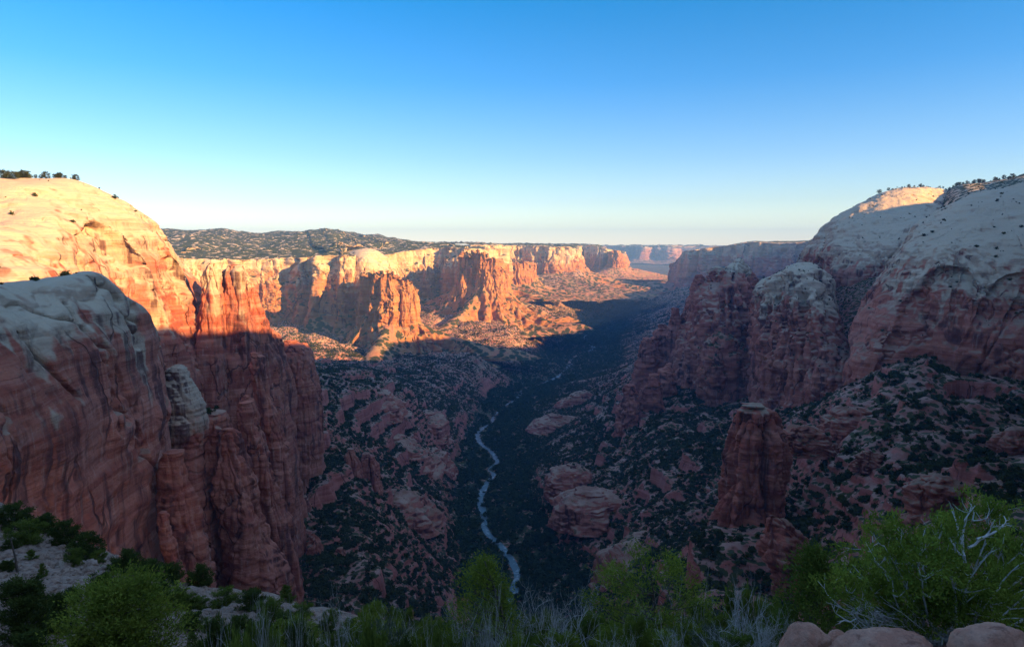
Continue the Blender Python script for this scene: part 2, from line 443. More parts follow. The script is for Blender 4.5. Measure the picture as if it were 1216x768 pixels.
M = {}
M['near'] = rock_material('sandstone', bands=1.7)
M['right'] = rock_material('shaded_sandstone', k=1.6, bands=1.8)
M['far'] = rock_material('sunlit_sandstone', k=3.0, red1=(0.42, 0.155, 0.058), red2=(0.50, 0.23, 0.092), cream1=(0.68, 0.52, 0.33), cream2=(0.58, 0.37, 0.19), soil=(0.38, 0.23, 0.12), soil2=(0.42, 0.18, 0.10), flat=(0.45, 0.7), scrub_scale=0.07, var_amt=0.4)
M['distant'] = rock_material('distant_sandstone', k=6.0, red1=(0.40, 0.15, 0.09), red2=(0.50, 0.23, 0.14), flat=(0.45, 0.7), scrub_scale=0.05, var_amt=0.4)
M['talus'] = rock_material('talus', k=1.0, red1=(0.33, 0.088, 0.064), red2=(0.46, 0.155, 0.115), soil=(0.40, 0.23, 0.18), soil2=(0.29, 0.105, 0.078), flat=(0.62, 0.80), var_amt=0.3, scrub_scale=0.16)

def leaf_material(name, c1, c2, trans=0.25):
    T = NT(name)
    g = T.n('ShaderNodeNewGeometry')
    tv = T.attr('tv')
    n1 = T.noise(g.outputs['Position'], 1.6, 3, 0.6)
    f = T.math('ADD', T.math('MULTIPLY', tv, 0.65), T.math('MULTIPLY', n1, 0.45))
    col = T.mix(T.ramp(f, 0.15, 0.9), c1, c2)
    d = T.n('ShaderNodeBsdfDiffuse'); T.l(col, d.inputs[0])
    tr = T.n('ShaderNodeBsdfTranslucent'); T.l(T.mix(1.0, col, (1.0, 1.0, 0.6), 'MULTIPLY'), tr.inputs[0])
    mx = T.n('ShaderNodeMixShader'); mx.inputs[0].default_value = trans
    T.l(d.outputs[0], mx.inputs[1]); T.l(tr.outputs[0], mx.inputs[2]); T.l(mx.outputs[0], T.out.inputs[0])
    return T.m
M['leaf_bright'] = leaf_material('bright_foliage', (0.10, 0.135, 0.022), (0.22, 0.26, 0.045))
M['leaf_mid'] = leaf_material('green_foliage', (0.070, 0.098, 0.022), (0.145, 0.18, 0.036))
M['leaf_dark'] = leaf_material('dark_foliage', (0.038, 0.056, 0.017), (0.080, 0.102, 0.028))
M['scrub'] = leaf_material('juniper_foliage', (0.022, 0.032, 0.014), (0.060, 0.068, 0.026), 0.1)
M['forest'] = leaf_material('cottonwood_foliage', (0.020, 0.036, 0.016), (0.045, 0.062, 0.024), 0.1)
M['sage'] = leaf_material('sage_foliage', (0.06, 0.075, 0.05), (0.13, 0.15, 0.11))

def bark_material(name, c1, c2, sc=18):
    T = NT(name)
    g = T.n('ShaderNodeNewGeometry')
    n1 = T.noise(g.outputs['Position'], sc, 5, 0.65, (1, 1, 0.25))
    T.bsdf(T.mix(T.ramp(n1, 0.3, 0.7), c1, c2), 0.9, T.bump(n1, 0.02, 0.7), spec=0.1)
    return T.m
M['bark'] = bark_material('bark', (0.055, 0.040, 0.032), (0.14, 0.11, 0.09))
M['deadwood'] = bark_material('weathered_deadwood', (0.30, 0.275, 0.26), (0.58, 0.545, 0.52), 25)

def boulder_material():
    T = NT('boulder_sandstone')
    g = T.n('ShaderNodeNewGeometry'); pos = g.outputs['Position']
    n1 = T.noise(pos, 3.2, 8, 0.7); n2 = T.noise(pos, 38, 6, 0.75); n3 = T.noise(pos, 6.0, 6, 0.7, off=(4, 2, 7))
    c = T.mix(T.ramp(n1, 0.36, 0.64), (0.46, 0.20, 0.135), (0.60, 0.33, 0.235))
    c = T.mix(T.math('MULTIPLY', T.ramp(n3, 0.55, 0.66), 0.75), c, (0.20, 0.075, 0.055))
    c = T.mix(T.math('MULTIPLY', T.ramp(n2, 0.45, 0.7), 0.5), c, (0.24, 0.15, 0.12))
    h = T.math('ADD', T.math('MULTIPLY', n1, 1.0), T.math('MULTIPLY', n2, 0.35))
    T.bsdf(c, 0.92, T.bump(h, 0.07, 1.0), spec=0.15)
    return T.m
M['boulder'] = boulder_material()

def scree_material():
    T = NT('scree_soil')
    g = T.n('ShaderNodeNewGeometry'); pos = g.outputs['Position']
    n1 = T.noise(pos, 0.35, 6, 0.65); n2 = T.noise(pos, 3.0, 6, 0.7)
    vo = T.n('ShaderNodeTexVoronoi'); T.l(pos, vo.inputs['Vector']); vo.inputs['Scale'].default_value = 1.7
    c = T.mix(T.ramp(n1, 0.36, 0.64), (0.29, 0.19, 0.14), (0.39, 0.275, 0.21))
    c = T.mix(T.ramp(n2, 0.42, 0.62), c, (0.19, 0.115, 0.085))
    hs = T.n('ShaderNodeSeparateColor'); T.l(vo.outputs['Color'], hs.inputs[0])
    c = T.mix(T.math('MULTIPLY', hs.outputs[0], 0.4), c, (0.48, 0.35, 0.28))
    h = T.math('ADD', n2, T.math('MULTIPLY', vo.outputs['Distance'], -0.9))
    T.bsdf(c, 0.95, T.bump(h, 0.35, 0.9), spec=0.1)
    return T.m
M['scree'] = scree_material()

def river_material():
    T = NT('river_water')
    g = T.n('ShaderNodeNewGeometry'); pos = g.outputs['Position']
    n1 = T.noise(pos, 0.09, 5, 0.65); n2 = T.noise(pos, 0.5, 4, 0.6)
    c = T.mix(T.ramp(n1, 0.52, 0.66), (0.045, 0.075, 0.09), (0.27, 0.30, 0.31))
    T.bsdf(c, 0.35, T.bump(n2, 0.25, 0.5), spec=0.4)
    return T.m
M['river'] = river_material()

def plain_material():
    T = NT('desert_plain')
    g = T.n('ShaderNodeNewGeometry'); pos = g.outputs['Position']
    n1 = T.noise(pos, 0.0012, 5, 0.6, (1, 3, 1)); n2 = T.noise(pos, 0.006, 5, 0.6)
    c = T.mix(T.ramp(n1, 0.38, 0.62), (0.22, 0.17, 0.12), (0.10, 0.10, 0.07))
    c = T.mix(T.math('MULTIPLY', T.ramp(n2, 0.45, 0.65), 0.5), c, (0.30, 0.22, 0.16))
    T.bsdf(c, 0.95, spec=0.1)
    return T.m
M['plain'] = plain_material()
# ------------------------------------------------------------------ terrain of the canyon
CTRL = [  # (px, py, Y) points lying on slopes and floors
 (-300,900,150),(-200,860,180),(0,830,240),(100,820,300),(200,780,400),(300,740,520),
 (340,712,620),(345,560,820),(372,465,1100),(420,452,1350),(455,455,1320),(430,565,930),(405,640,740),(500,700,760),(540,605,1150),
 (440,690,640),(470,620,880),(500,560,1200),(470,520,1250),(515,500,1480),(530,540,1420),
 (560,470,1980),(500,432,2150),(565,442,2550),(430,432,2350),(540,428,2520),(470,414,2600),(330,404,2450),(400,409,2550),(350,420,2050),(400,440,1650),
 (640,404,3150),(600,384,3250),(500,374,3350),(560,345,3900),(640,350,4400),(700,354,5100),(620,330,5000),(690,324,5200),(740,342,6300),(720,322,6800),
 (790,337,8200),(820,332,9500),(700,325,9500),
 (840,342,5300),(775,374,4700),(800,347,5000),(900,340,5400),(960,345,5000),
 (748,445,1930),(700,462,2030),(725,530,1300),(685,500,1620),(790,520,1150),(840,492,1270),(900,502,1080),(650,560,1270),(690,600,1060),
 (740,650,860),(705,690,890),(820,600,870),(850,690,650),(900,640,640),(930,618,640),(880,630,575),(842,628,610),(915,622,590),(860,650,540),(950,700,490),(935,505,930),
 (1100,432,810),(1130,470,770),(1216,480,730),(1216,560,480),(1100,600,450),(1000,560,600),(1216,650,330),(1000,690,400),(1100,780,290),(1000,470,850),
 (1400,460,700),(1400,720,290),(1500,800,200),(1400,560,450),
 (780,470,1500),(760,500,1350),
 (745,398,3400),(765,390,3550),(790,379,3700),(815,367,3900),(850,352,4200),(730,392,3900),(760,372,4500),(600,398,2900),(640,384,3550),(612,383,3300),(560,372,3300),(660,371,4050),(682,361,4600),(560,425,2250),(590,440,2300),(520,450,1950),
]
RIV = [(590,760,None,20),(613,690,None,14),(610,672,None,15),(597,652,None,14),(578,632,None,15),(574,612,None,16),(571,590,None,17),(577,576,None,15),(586,564,None,11),(580,558,None,3),
       (590,549,None,11),(584,538,None,14),(573,529,None,13),(567,520,None,16),(572,510,None,14),(583,503,None,11),(587,494,None,9),(600,482,None,5),(614,474,None,22),(622,462,None,3),(640,457,None,2),(650,453,None,8),(660,449,None,20),(668,442,None,4),(676,434,None,26),(677,428,None,16),(690,420,None,3),(705,414,None,24),(693,403,None,34),(702,394,None,26),(697,386,None,24),(712,377,None,5),(735,366,None,30),(745,360,None,20),(760,350,None,25)]
def floor_z(Y):
    return np.interp(Y, [0, 900, 3000, 6000, 8500, 11500, 15000, 30000], [-478, -480, -492, -505, -525, -425, -338, -338])
def pix_to_floor(px, py):
    dx = (px-608)/FPX; dy = (384-py)/FPX
    yf = CP + dy*SP; z = dy*CP - SP
    Y = 1500.0
    for _ in range(30): Y = floor_z(Y)/z*yf
    return np.array([dx*Y/yf, Y, floor_z(Y)])
RIVP = np.array([pix_to_floor(a, b) for a, b, _, _ in RIV]); RIVW = np.array([r[3] for r in RIV], float)
RD = hermite(np.concatenate([RIVP, RIVW[:, None]], 1), 700)

C3 = np.array([W(*c) for c in CTRL])
rv = RIVP[::2]
flats = []
for (px, py) in [(625,640),(600,540),(600,505),(640,470),(590,470),(700,440),(640,440),(660,425),(720,358)]:
    flats.append(pix_to_floor(px, py))
C3 = np.concatenate([C3, RIVP[::3], np.array(flats)])
def uv(x, y):
    return np.stack([x/np.maximum(y, 40)*2.2, np.log(np.maximum(y, 40))*1.0], -1)
CU = uv(C3[:, 0], C3[:, 1])
def phi(d2): return np.sqrt(d2 + 0.02**2)
A_ = phi(((CU[:, None] - CU[None])**2).sum(-1)) - 0.0
nC = len(C3)
K = np.zeros((nC+3, nC+3)); K[:nC, :nC] = A_ + np.eye(nC)*-0.004; K[:nC, nC] = 1; K[:nC, nC+1:] = CU; K[nC, :nC] = 1; K[nC+1:, :nC] = CU.T
SOL = np.linalg.solve(K, np.concatenate([C3[:, 2], np.zeros(3)]))
def rbf(x, y):
    U = uv(x, y).reshape(-1, 2); out = np.empty(len(U))
    for i in range(0, len(U), 60000):
        u = U[i:i+60000]
        d2 = (u[:, None, 0]-CU[None, :, 0])**2 + (u[:, None, 1]-CU[None, :, 1])**2
        out[i:i+60000] = phi(d2) @ SOL[:nC] + SOL[nC] + u @ SOL[nC+1:]
    return out.reshape(np.shape(x))

def river_dist(x, y):
    """distance to the river's course (coarse)"""
    q = RD[::4, :2]
    out = np.full(x.size, 1e9); X = x.ravel(); Y = y.ravel()
    for i in range(0, X.size, 100000):
        d = (X[i:i+100000, None]-q[None, :, 0])**2 + (Y[i:i+100000, None]-q[None, :, 1])**2
        out[i:i+100000] = np.sqrt(d.min(1))
    return out.reshape(x.shape)

NA, NR1 = 760, 1150
az = np.radians(np.concatenate([np.linspace(-46, -37.5, 20, endpoint=False), np.linspace(-37.5, 37.5, NA), np.linspace(37.6, 52, 30)]))
rr = np.concatenate([np.geomspace(120, 300, 90, endpoint=False), np.geomspace(300, 4200, NR1, endpoint=False), np.geomspace(4200, 12000, 240, endpoint=False), np.geomspace(12000, 19000, 40)])
def base_height(x, y, want_terr=False):
    b = rbf(x, y); fz = floor_z(y)
    h = b - fz
    # smooth floor
    h = np.where(h > 40, h, 0)+np.where(h <= 40, np.maximum(0, h)*sstep(-5, 40, h), 0)
    rd = river_dist(x, y)
    h = np.maximum(h, 0.22*np.maximum(rd-14, 0)*sstep(3200, 2200, y))
    h = h*sstep(8, 60, rd)
    far = sstep(1500, 2600, y)
    k = sstep(4, 110, h)*(1 - sstep(9000, 14000, y))
    wx = 40*pn(x/260, y/260); wy = 40*pn(x/260+7, y/260)
    # spurs and gullies running down towards the river
    sp = np.abs(pn((x*0.25 + wx)/95, (y + wy)/95)); sp2 = np.abs(pn((x*0.35 + wx)/37 + 4, (y + wy)/37))
    n = (20 + 26*far)*(0.45 - sp*1.5) + (7 + 8*far)*(0.4 - sp2*1.6) + 14*fbm((x+wx)/190, (y+wy)/190, None, 3)
    n = n + 4.0*fbm(x/42, y/42, None, 3) + 1.2*fbm(x/11, y/11, None, 3)
    z = fz + h + k*n + 0.6*fbm(x/25, y/25, None, 2)*(1-k)
    # hard beds crop out as ledges
    mask = sstep(0.02, 0.30, fbm(x/170+3, y/170, None, 3))*k*(1 - 0.75*sstep(1800, 2300, y))
    per = 27.0
    s = (z + 7*pn(x/130, y/130) + 0.03*x)/per
    fr = s - np.floor(s)
    zz = z + per*(sstep(0.40, 0.60, fr) - fr)*mask*0.95
    per2 = 8.0
    s2 = (zz + 0.03*x + 3*pn(x/60, y/60))/per2; fr2 = s2 - np.floor(s2)
    zz = zz + per2*(sstep(0.35, 0.6, fr2) - fr2)*0.6*k*sstep(0.1, 0.35, fbm(x/80+9, y/80, None, 3))
    z = zz
    return z, rd, k
AZ, RR = np.meshgrid(az, rr, indexing='ij')
BX, BY = RR*np.sin(AZ), RR*np.cos(AZ)
BZ, BRD, BK = base_height(BX, BY)
BP = np.stack([BX, BY, BZ], -1)
BN = grid_normals(BP)
if BN[..., 2].mean() < 0: BN = -BN
# break the ledges up sideways too
st = sstep(0.9, 0.55, BN[..., 2])
dd = st*(3.0*(np.abs(pn(BX/24, BY/24, BZ/90))*2.2 - 0.6) + 1.2*(np.abs(pn(BX/8, BY/8, BZ/40))*2 - 0.5))*sstep(12000, 6000, RR)*(1 - 0.6*sstep(1800, 2300, BY))
BP = BP + BN*dd[..., None]
BN = grid_normals(BP)
if BN[..., 2].mean() < 0: BN = -BN
o = new_mesh_obj('canyon_floor', BP.reshape(-1, 3), quads=grid_quads(*BP.shape[:2]), mat=M['talus'],
                 attrs={'cream': (0.52*sstep(1700, 2300, BY)*sstep(20, 70, BZ - floor_z(BY))).ravel(), 'scrub': np.maximum(0.62 + 0.38*sstep(50, 8, BZ - floor_z(BY)), 0.9*sstep(2400, 3600, BY)*sstep(170, 60, BZ - floor_z(BY))).ravel()})
tag(o, kind='structure'); o.name = 'canyon_slopes'
REG.append((BP, BN, 'base'))

# river
t = np.gradient(RD[:, :2], axis=0); t /= np.linalg.norm(t, axis=1, keepdims=True); nr = np.stack([t[:, 1], -t[:, 0]], 1)
rows = []
for s in np.linspace(-1, 1, 7):
    w = RD[:, 3]*0.38*(1 + 0.5*pn(np.arange(700)/6.0, np.full(700, s*0.7+5)))*s
    q = RD[:, :2] + nr*w[:, None]
    rows.append(np.concatenate([q, (floor_z(RD[:, 1]) + 1.6)[:, None]], 1))
RP = np.stack(rows, 1)
o = new_mesh_obj('river', RP.reshape(-1, 3), quads=grid_quads(700, 7), mat=M['river']); tag(o, kind='structure')

def clefts(lines, then=None):
    """open joints: deep narrow clefts running down a face; (px0, py0, px1, py1, width px, depth m)"""
    def f(P, N):
        ex = None
        if then is not None: P, ex = then(P, N)
        px, py, d = project(P)
        j = 2.2*fbm(P[..., 2]/14, P[..., 0]/40, None, 3) + 0.8*fbm(P[..., 2]/5, P[..., 0]/20, None, 2)
        tot = np.zeros(px.shape)
        for x0, y0, x1, y1, w, dep in lines:
            t = (py - y0)/(y1 - y0)
            cx = x0 + (x1 - x0)*t + j*w*0.45
            ww = w*(0.75 + 0.5*np.abs(pn(P[..., 2]/20 + x0, P[..., 0]/60)))
            m = np.exp(-((px - cx)/ww)**2)*sstep(-0.06, 0.05, t)*sstep(1.08, 0.92, t)
            tot = np.maximum(tot, dep*m)
        Hn = N.copy(); Hn[..., 2] = 0; Hn /= np.linalg.norm(Hn, axis=-1, keepdims=True)+1e-6
        return P - Hn*(tot*(N[..., 1] < 0.2))[..., None], ex
    return f
def arch_mod(arches):
    """recess arch-shaped alcoves into a face; each arch: centre px, spring py, half width, rise, foot py, depth"""
    def f(P, N):
        px, py, d = project(P)
        jx = 5*fbm(P[..., 0]/30, P[..., 1]/30, P[..., 2]/30, 3); jy = 5*fbm(P[..., 0]/30+9, P[..., 1]/30, P[..., 2]/30, 3)
        tot = np.zeros(px.shape)
        for cx, sy, hw, rise, foot, dep, lean in arches:
            u = (px + jx*hw/40 - cx - lean*(py - sy))/hw
            topc = sy - rise*np.sqrt(np.clip(1 - u*u, 0, 1))
            inside = sstep(0, rise*0.10+1.5, py + jy*rise/60 - topc)*sstep(1.02, 0.90, np.abs(u))
            fade = sstep(foot, foot - (foot - sy)*0.8, py)
            tot = np.maximum(tot, dep*inside*fade)
        vis = N[..., 1] < 0.2
        Hn = N.copy(); Hn[..., 2] = 0; Hn /= np.linalg.norm(Hn, axis=-1, keepdims=True)+1e-6
        return P - Hn*(tot*vis)[..., None], {'alcove': tot}
    return f
# ------------------------------------------------------------------ near left cliff (pale shoulder, red wall)
D_NEAR = dict(big=(45, 4), flute=(26, 2.0), ledge=(15, 0.8), fine=(3.5, 0.3), crack=(44, 5.0), top=0.9, dip=(0.36,0.16), block=(34, 0.55))
A = [
 [(-190,340,240),(-190,335,190),(-195,380,175),(-200,430,160),(-205,500,150),(-210,580,142),(-215,680,136),(-220,850,130)],
 [(-90,340,290),(-90,336,235),(-92,378,212),(-95,428,196),(-98,495,183),(-100,570,174),(-104,660,167),(-108,840,158)],
 [(0,345,340),(0,334,285),(-2,375,255),(-4,425,235),(-6,490,217),(-8,560,208),(-10,640,200),(-12,830,188)],
 [(60,345,370),(58,328,310),(54,370,285),(50,425,262),(46,490,243),(42,560,234),(38,650,226),(34,820,214)],
 [(113,345,390),(113,325,335),(108,370,310),(102,425,290),(96,490,272),(90,565,262),(86,660,254),(82,810,242)],
 [(158,380,400),(154,353,352),(150,385,335),(142,430,315),(136,490,300),(130,565,290),(126,670,282),(122,800,270)],
 [(178,410,410),(178,383,378),(176,410,358),(170,445,340),(164,500,325),(158,570,315),(154,680,306),(150,800,296)],
 [(186,445,440),(191,425,412),(193,445,388),(191,475,366),(187,520,350),(184,580,340),(182,690,330),(180,800,320)],
 [(185,490,500),(194,478,470),(199,490,445),(203,510,425),(206,545,405),(208,605,390),(209,700,378),(210,800,368)],
 [(200,560,520),(212,550,490),(218,555,470),(224,570,450),(228,600,435),(232,640,425),(236,710,415),(240,800,405)],
]
o = face_patch('sandstone_cliff', A, 330, 330, M['near'], (-75, -5, 26), D_NEAR, scrub=0.02, mod=clefts([(18,395,92,470,3,5),(78,360,120,430,2.5,4),(60,520,66,640,1.5,2.5),(132,400,170,520,2.5,3),(20,500,24,620,1.5,2)]))
tag(o, 'grey-cream sandstone shoulder with a streaked red wall below it, in shade at the left edge', 'cliff')

B = [
 [(-260,240,640),(-260,215,470),(-262,250,420),(-264,290,370),(-266,330,330),(-268,380,310),(-270,480,300)],
 [(-130,228,680),(-130,214,520),(-132,250,460),(-134,290,405),(-136,330,365),(-138,380,340),(-140,480,325)],
 [(0,226,720),(0,215,560),(0,250,500),(0,290,440),(0,330,400),(0,380,370),(0,480,350)],
 [(50,226,730),(50,216,580),(50,250,520),(50,290,470),(50,330,435),(50,380,410),(52,480,395)],
 [(95,230,740),(95,219,605),(96,255,550),(98,300,510),(104,350,485),(110,400,470),(115,500,460)],
 [(140,250,740),(138,237,625),(142,270,580),(145,315,550),(150,365,530),(155,420,520),(160,520,510)],
 [(175,270,740),(174,257,640),(178,290,605),(182,335,580),(186,385,565),(190,430,555),(195,560,545)],
 [(200,300,745),(200,284,655),(204,315,628),(208,355,608),(213,400,594),(217,445,584),(221,590,574)],
 [(222,330,755),(222,314,672),(228,342,647),(233,375,632),(237,410,622),(239,450,614),(241,600,604)],
 [(238,355,790),(238,340,700),(244,362,676),(248,390,662),(250,425,652),(251,465,647),(252,600,637)],
 [(245,400,830),(249,385,770),(253,402,740),(256,428,725),(258,455,715),(260,495,705),(260,610,700)],
]
D_DOME = dict(big=(80, 7), flute=(40, 1.8), ledge=(8, 0.7), fine=(3, 0.25), crack=(70, 3.5), top=0.8, block=(34, 1.3))
o = face_patch('sandstone_dome', B, 360, 300, M['near'], (-80, 20, 42), D_DOME, scrub=0.06, mod=arch_mod([(138,330,42,66,470,14,0.35),(212,345,14,42,440,9,0.25)]))
tag(o, 'big golden sunlit sandstone dome with an arch-shaped scar, rising behind the shaded grey shoulder', 'dome')

# ------------------------------------------------------------------ spires and fins on the left
D_SP = dict(big=(22, 2.4), flute=(11, 2.2), ledge=(6, 0.28), fine=(1.6, 0.18), crack=(19, 1.4), top=0.7, block=(9, 0.45))
D_FIN = dict(big=(30, 3.0), flute=(14, 4.0), ledge=(7, 0.3), fine=(1.8, 0.2), crack=(22, 2.0), top=0.7, block=(11, 0.55), fl_stretch=15)
def fin(name, rows, Y, label, cat, cream, depth=1.0, disp=D_FIN, mat=None, **kw):
    o = pillar(name, rows, Y, mat or M['near'], cream, disp, depth=depth, **kw)
    tag(o, label, cat); return o
fin('rock_spire', [(313,249,256),(322,244,259),(345,240,263),(385,236,268),(440,230,274),(560,224,282),(680,215,290)], 640, 'golden-topped blocky spire standing against the right end of the sunlit dome', 'rock spire', (-70,0,24), 1.2, D_SP)
fin('rock_spire', [(317,270,288),(324,266,292),(345,265,294),(366,263,297),(385,258,300),(430,254,312),(520,252,320),(690,246,330)], 655, 'tallest sunlit spire with a flat notched cap, between two lower golden spires', 'rock spire', (-70,0,24), 0.9, D_SP)
fin('rock_spire', [(336,294,302),(346,290,307),(370,288,313),(405,286,323),(460,284,336),(540,286,348),(690,288,356)], 672, 'slim sunlit spire tapering to a rounded tip, last of the golden spires', 'rock spire', (-70,0,24), 1.0, D_SP)
fin('rock_fin', [(392,312,322),(400,310,331),(440,306,342),(520,304,350),(600,306,356),(690,310,366)], 700, 'dull red fin stepping down beside the slim golden spire', 'rock fin', (-60,-30,10), 1.3)
fin('rock_fin', [(405,338,352),(412,334,360),(430,333,368),(455,336,374),(480,340,380),(560,340,384)], 770, 'grooved red block at the far end of the left fins, above the talus', 'rock fin', (-60,-40,6), 1.2, dict(D_FIN, flute=(9, 2.6)))
fin('rock_fin', [(408,356,362),(420,354,369),(445,356,376),(462,360,380),(540,362,384)], 800, 'thin red fin leaning against the grooved block at the far end', 'rock fin', (-60,-40,6), 1.5)
# buttress wall under the spires
CW = [
 [(222,470,830),(222,455,770),(222,500,750),(222,560,730),(222,620,710),(222,760,690)],
 [(250,430,800),(250,415,740),(250,470,745),(250,540,720),(250,620,700),(250,760,680)],
 [(285,400,820),(285,392,745),(283,450,750),(283,530,725),(284,620,702),(285,760,682)],
 [(318,410,840),(318,400,755),(318,460,760),(320,530,738),(326,620,710),(334,760,688)],
 [(340,425,860),(340,415,775),(342,470,782),(344,530,762),(350,600,735),(360,760,710)],
 [(362,450,920),(364,440,840),(362,480,815),(358,530,792),(360,600,760),(368,760,730)],
 [(372,470,990),(374,465,920),(370,500,880),(364,545,840),(366,610,790),(374,760,760)],
]
o = face_patch('buttress_wall', CW, 200, 200, M['near'], (-95,-60,14), dict(big=(40, 5), flute=(20, 7.0), ledge=(7, 0.4), fine=(1.8, 0.25), crack=(24, 4), top=0.5, fl_stretch=15), scrub=0.02)
tag(o, 'shaded red wall that carries the row of golden spires and fins', 'cliff')
# layered round tower and the pillars below it
fin('rock_tower', [(435,203,221),(440,197,224),(452,191,228),(470,185,234),(490,181,241),(508,180,243),(525,183,240),(545,186,238),(580,190,246),(640,198,256),(720,205,262)], 425, 'rounded tower of pale layered rock on a red foot, beside the streaked wall', 'rock tower', (-170,-70,16), 1.0, dict(D_SP, ledge=(4.6, 0.75), flute=(16, 1.2), big=(25, 2.0)), nu=170, nv=190)
fin('rock_pillar', [(537,197.7,213.3),(545,192.9,216.1),(560,191.1,218.9),(590,189.5,226.5),(630,191.8,236.2),(680,198.0,248.0),(740,206.2,259.8)], 345, 'rounded red pillar with layered waist standing below the pale tower', 'rock pillar', (-60,-40,6), 0.9, nu=130, nv=150, disp=dict(D_SP, ledge=(5, 0.4), flute=(18, 2.2)))
fin('rock_pillar', [(609,187.4,197.6),(618,184.6,201.4),(640,187.9,208.1),(672,196.9,217.1),(720,206.8,225.2)], 310, 'small stubby red pillar at the foot of the rounded one', 'rock pillar', (-60,-40,6), 0.9, nu=90, nv=90, disp=dict(D_SP, flute=(20, 0.6), big=(20, 1.2)))
fin('rock_fin', [(510,262.5,275.5),(518,257.0,281.0),(545,255.4,289.6),(580,256.8,300.2),(620,260.2,313.8),(660,268.4,327.6),(700,278.5,339.5),(760,292.4,351.6)], 430, 'broad leaning red fin with curved bedding, biggest in the lower left row', 'rock fin', (-60,-40,6), 1.1, nu=170, nv=190, disp=dict(D_FIN, flute=(18, 4.0), ledge=(6, 0.45), dip=(0.5, 0.2)))
fin('rock_fin', [(470,288.4,297.6),(480,285.7,303.3),(530,287.1,314.9),(590,297.4,332.6),(650,317.3,348.7),(700,331.3,360.7),(760,341.1,368.9)], 505, 'long pale-streaked red fin running down to the dark talus', 'rock fin', (-60,-40,6), 1.0, nu=150, nv=190, disp=dict(D_FIN, flute=(12, 2.4)))
fin('rock_fin', [(420,298.3,305.7),(428,297.7,313.3),(450,298.9,319.1),(490,306.9,329.1),(530,317.0,341.0),(570,326.8,346.2),(640,330.9,353.1)], 560, 'dark-topped columnar red fin below the slim golden spire', 'rock fin', (-60,-40,6), 1.1, nu=130, nv=150)
fin('rock_fin', [(478,288.3,295.7),(490,288.5,301.5),(530,294.6,311.4),(570,304.6,321.4),(640,316.6,331.4)], 480, 'narrow leaning red fin wedged between two larger fins', 'rock fin', (-60,-40,6), 1.0, nu=100, nv=120)
# terrace blocks
fin('rock_block', [(492,239.1,266.9),(500,233.5,270.5),(520,227.8,272.2),(560,225.8,268.2),(640,227.8,270.2),(740,231.9,278.1)], 440, 'red block with a shrubby ledge on top, right of the pale tower', 'rock block', (-60,-40,6), 1.0, nu=130, nv=130, disp=dict(D_SP, flute=(24, 1.4)), scrub=0.05)
fin('rock_block', [(540,150,186),(548,143,192),(575,140,194),(640,146,200),(740,160,214)], 360, 'low red block with a shrubby ledge at the foot of the streaked wall', 'rock block', (-60,-40,6), 0.8, nu=110, nv=110, disp=dict(D_SP, flute=(24, 1.6)), scrub=0.05)

# ------------------------------------------------------------------ far left wall: sunlit cliffs and buttes
D_WALL = dict(big=(150, 16), flute=(75, 22), ledge=(22, 2.0), fine=(12, 1.3), crack=(90, 7), top=0.35, fl_stretch=7)
D_BUT = dict(big=(90, 9), flute=(34, 16), ledge=(20, 1.6), fine=(8, 1.2), crack=(45, 9), top=0.3, fl_stretch=8)
o = wall_loft('canyon_wall', [
  (-140,2250,306,383,200,60,0.9),(60,2500,306,383,200,60,1.0),(120,2550,305,383,200,60,1.0),(200,2600,306,385,240,70,1.0),(245,2700,308,388,260,70,1.0),(300,2850,308,386,260,70,1.02),(345,2900,306,378,280,90,1.03),(385,2850,304,372,230,90,1.0),(412,2800,303,376,240,110,1.0),
  (432,3000,303,370,200,90,1.0),(452,3350,302,362,220,90,0.95),(480,3600,299,355,240,90,0.8),(510,3700,294,350,260,90,0.55),(535,3700,293,348,280,90,0.35),(556,3620,295,347,280,90,0.25),(578,3900,296,340,240,80,0.2),(604,4150,296,335,240,70,0.2)],
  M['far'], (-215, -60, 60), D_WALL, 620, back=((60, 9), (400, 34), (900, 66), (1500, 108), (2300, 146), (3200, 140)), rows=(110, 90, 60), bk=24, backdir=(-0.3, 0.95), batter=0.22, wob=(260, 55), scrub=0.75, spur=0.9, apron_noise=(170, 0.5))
tag(o, 'long sunlit pale-topped canyon wall under the scrubby plateau, mid left', 'canyon wall')
# plateau that the wall carries
def sheet(name, pts_cols, nu, nv, mat, amp=(120, 8), kind='structure', cream=(9999, 99999, 1), scrub=0.7):
    G = np.array([[W(*p) for p in c] for c in pts_cols])
    P = resample_grid(G, nu, nv)
    P[..., 2] += amp[1]*fbm(P[..., 0]/amp[0], P[..., 1]/amp[0], None, 4)
    o = finish_patch(name, P, False, cream, mat, True, scrub)
    o['kind'] = kind
    return o
# pale dome on the wall
DM = [
 [(385,330,3150),(386,322,3000),(388,345,2900),(390,385,2850)],
 [(402,312,3100),(404,306,2930),(406,338,2820),(408,390,2780)],
 [(430,303,3100),(430,297,2900),(432,330,2790),(434,390,2750)],
 [(452,304,3150),(452,300,2960),(455,335,2830),(458,390,2780)],
 [(468,318,3200),(470,316,3050),(472,345,2920),(474,390,2870)],
 [(478,345,3300),(482,345,3150),(484,365,3080),(486,395,3050)],
]
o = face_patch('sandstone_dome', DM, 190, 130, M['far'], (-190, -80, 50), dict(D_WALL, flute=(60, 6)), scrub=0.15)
tag(o, 'pale rounded dome high on the sunlit wall, behind the fluted butte', 'dome')

def butte(name, pts, label, cat, cream, disp=D_BUT, nu=380, center=None, mat=None, rows=(12, 100, 70), **kw):
    o = wall_loft(name, pts, mat or M['far'], cream, disp, nu, closed=True, rows=rows, center=center, **kw)
    tag(o, label, cat); return o
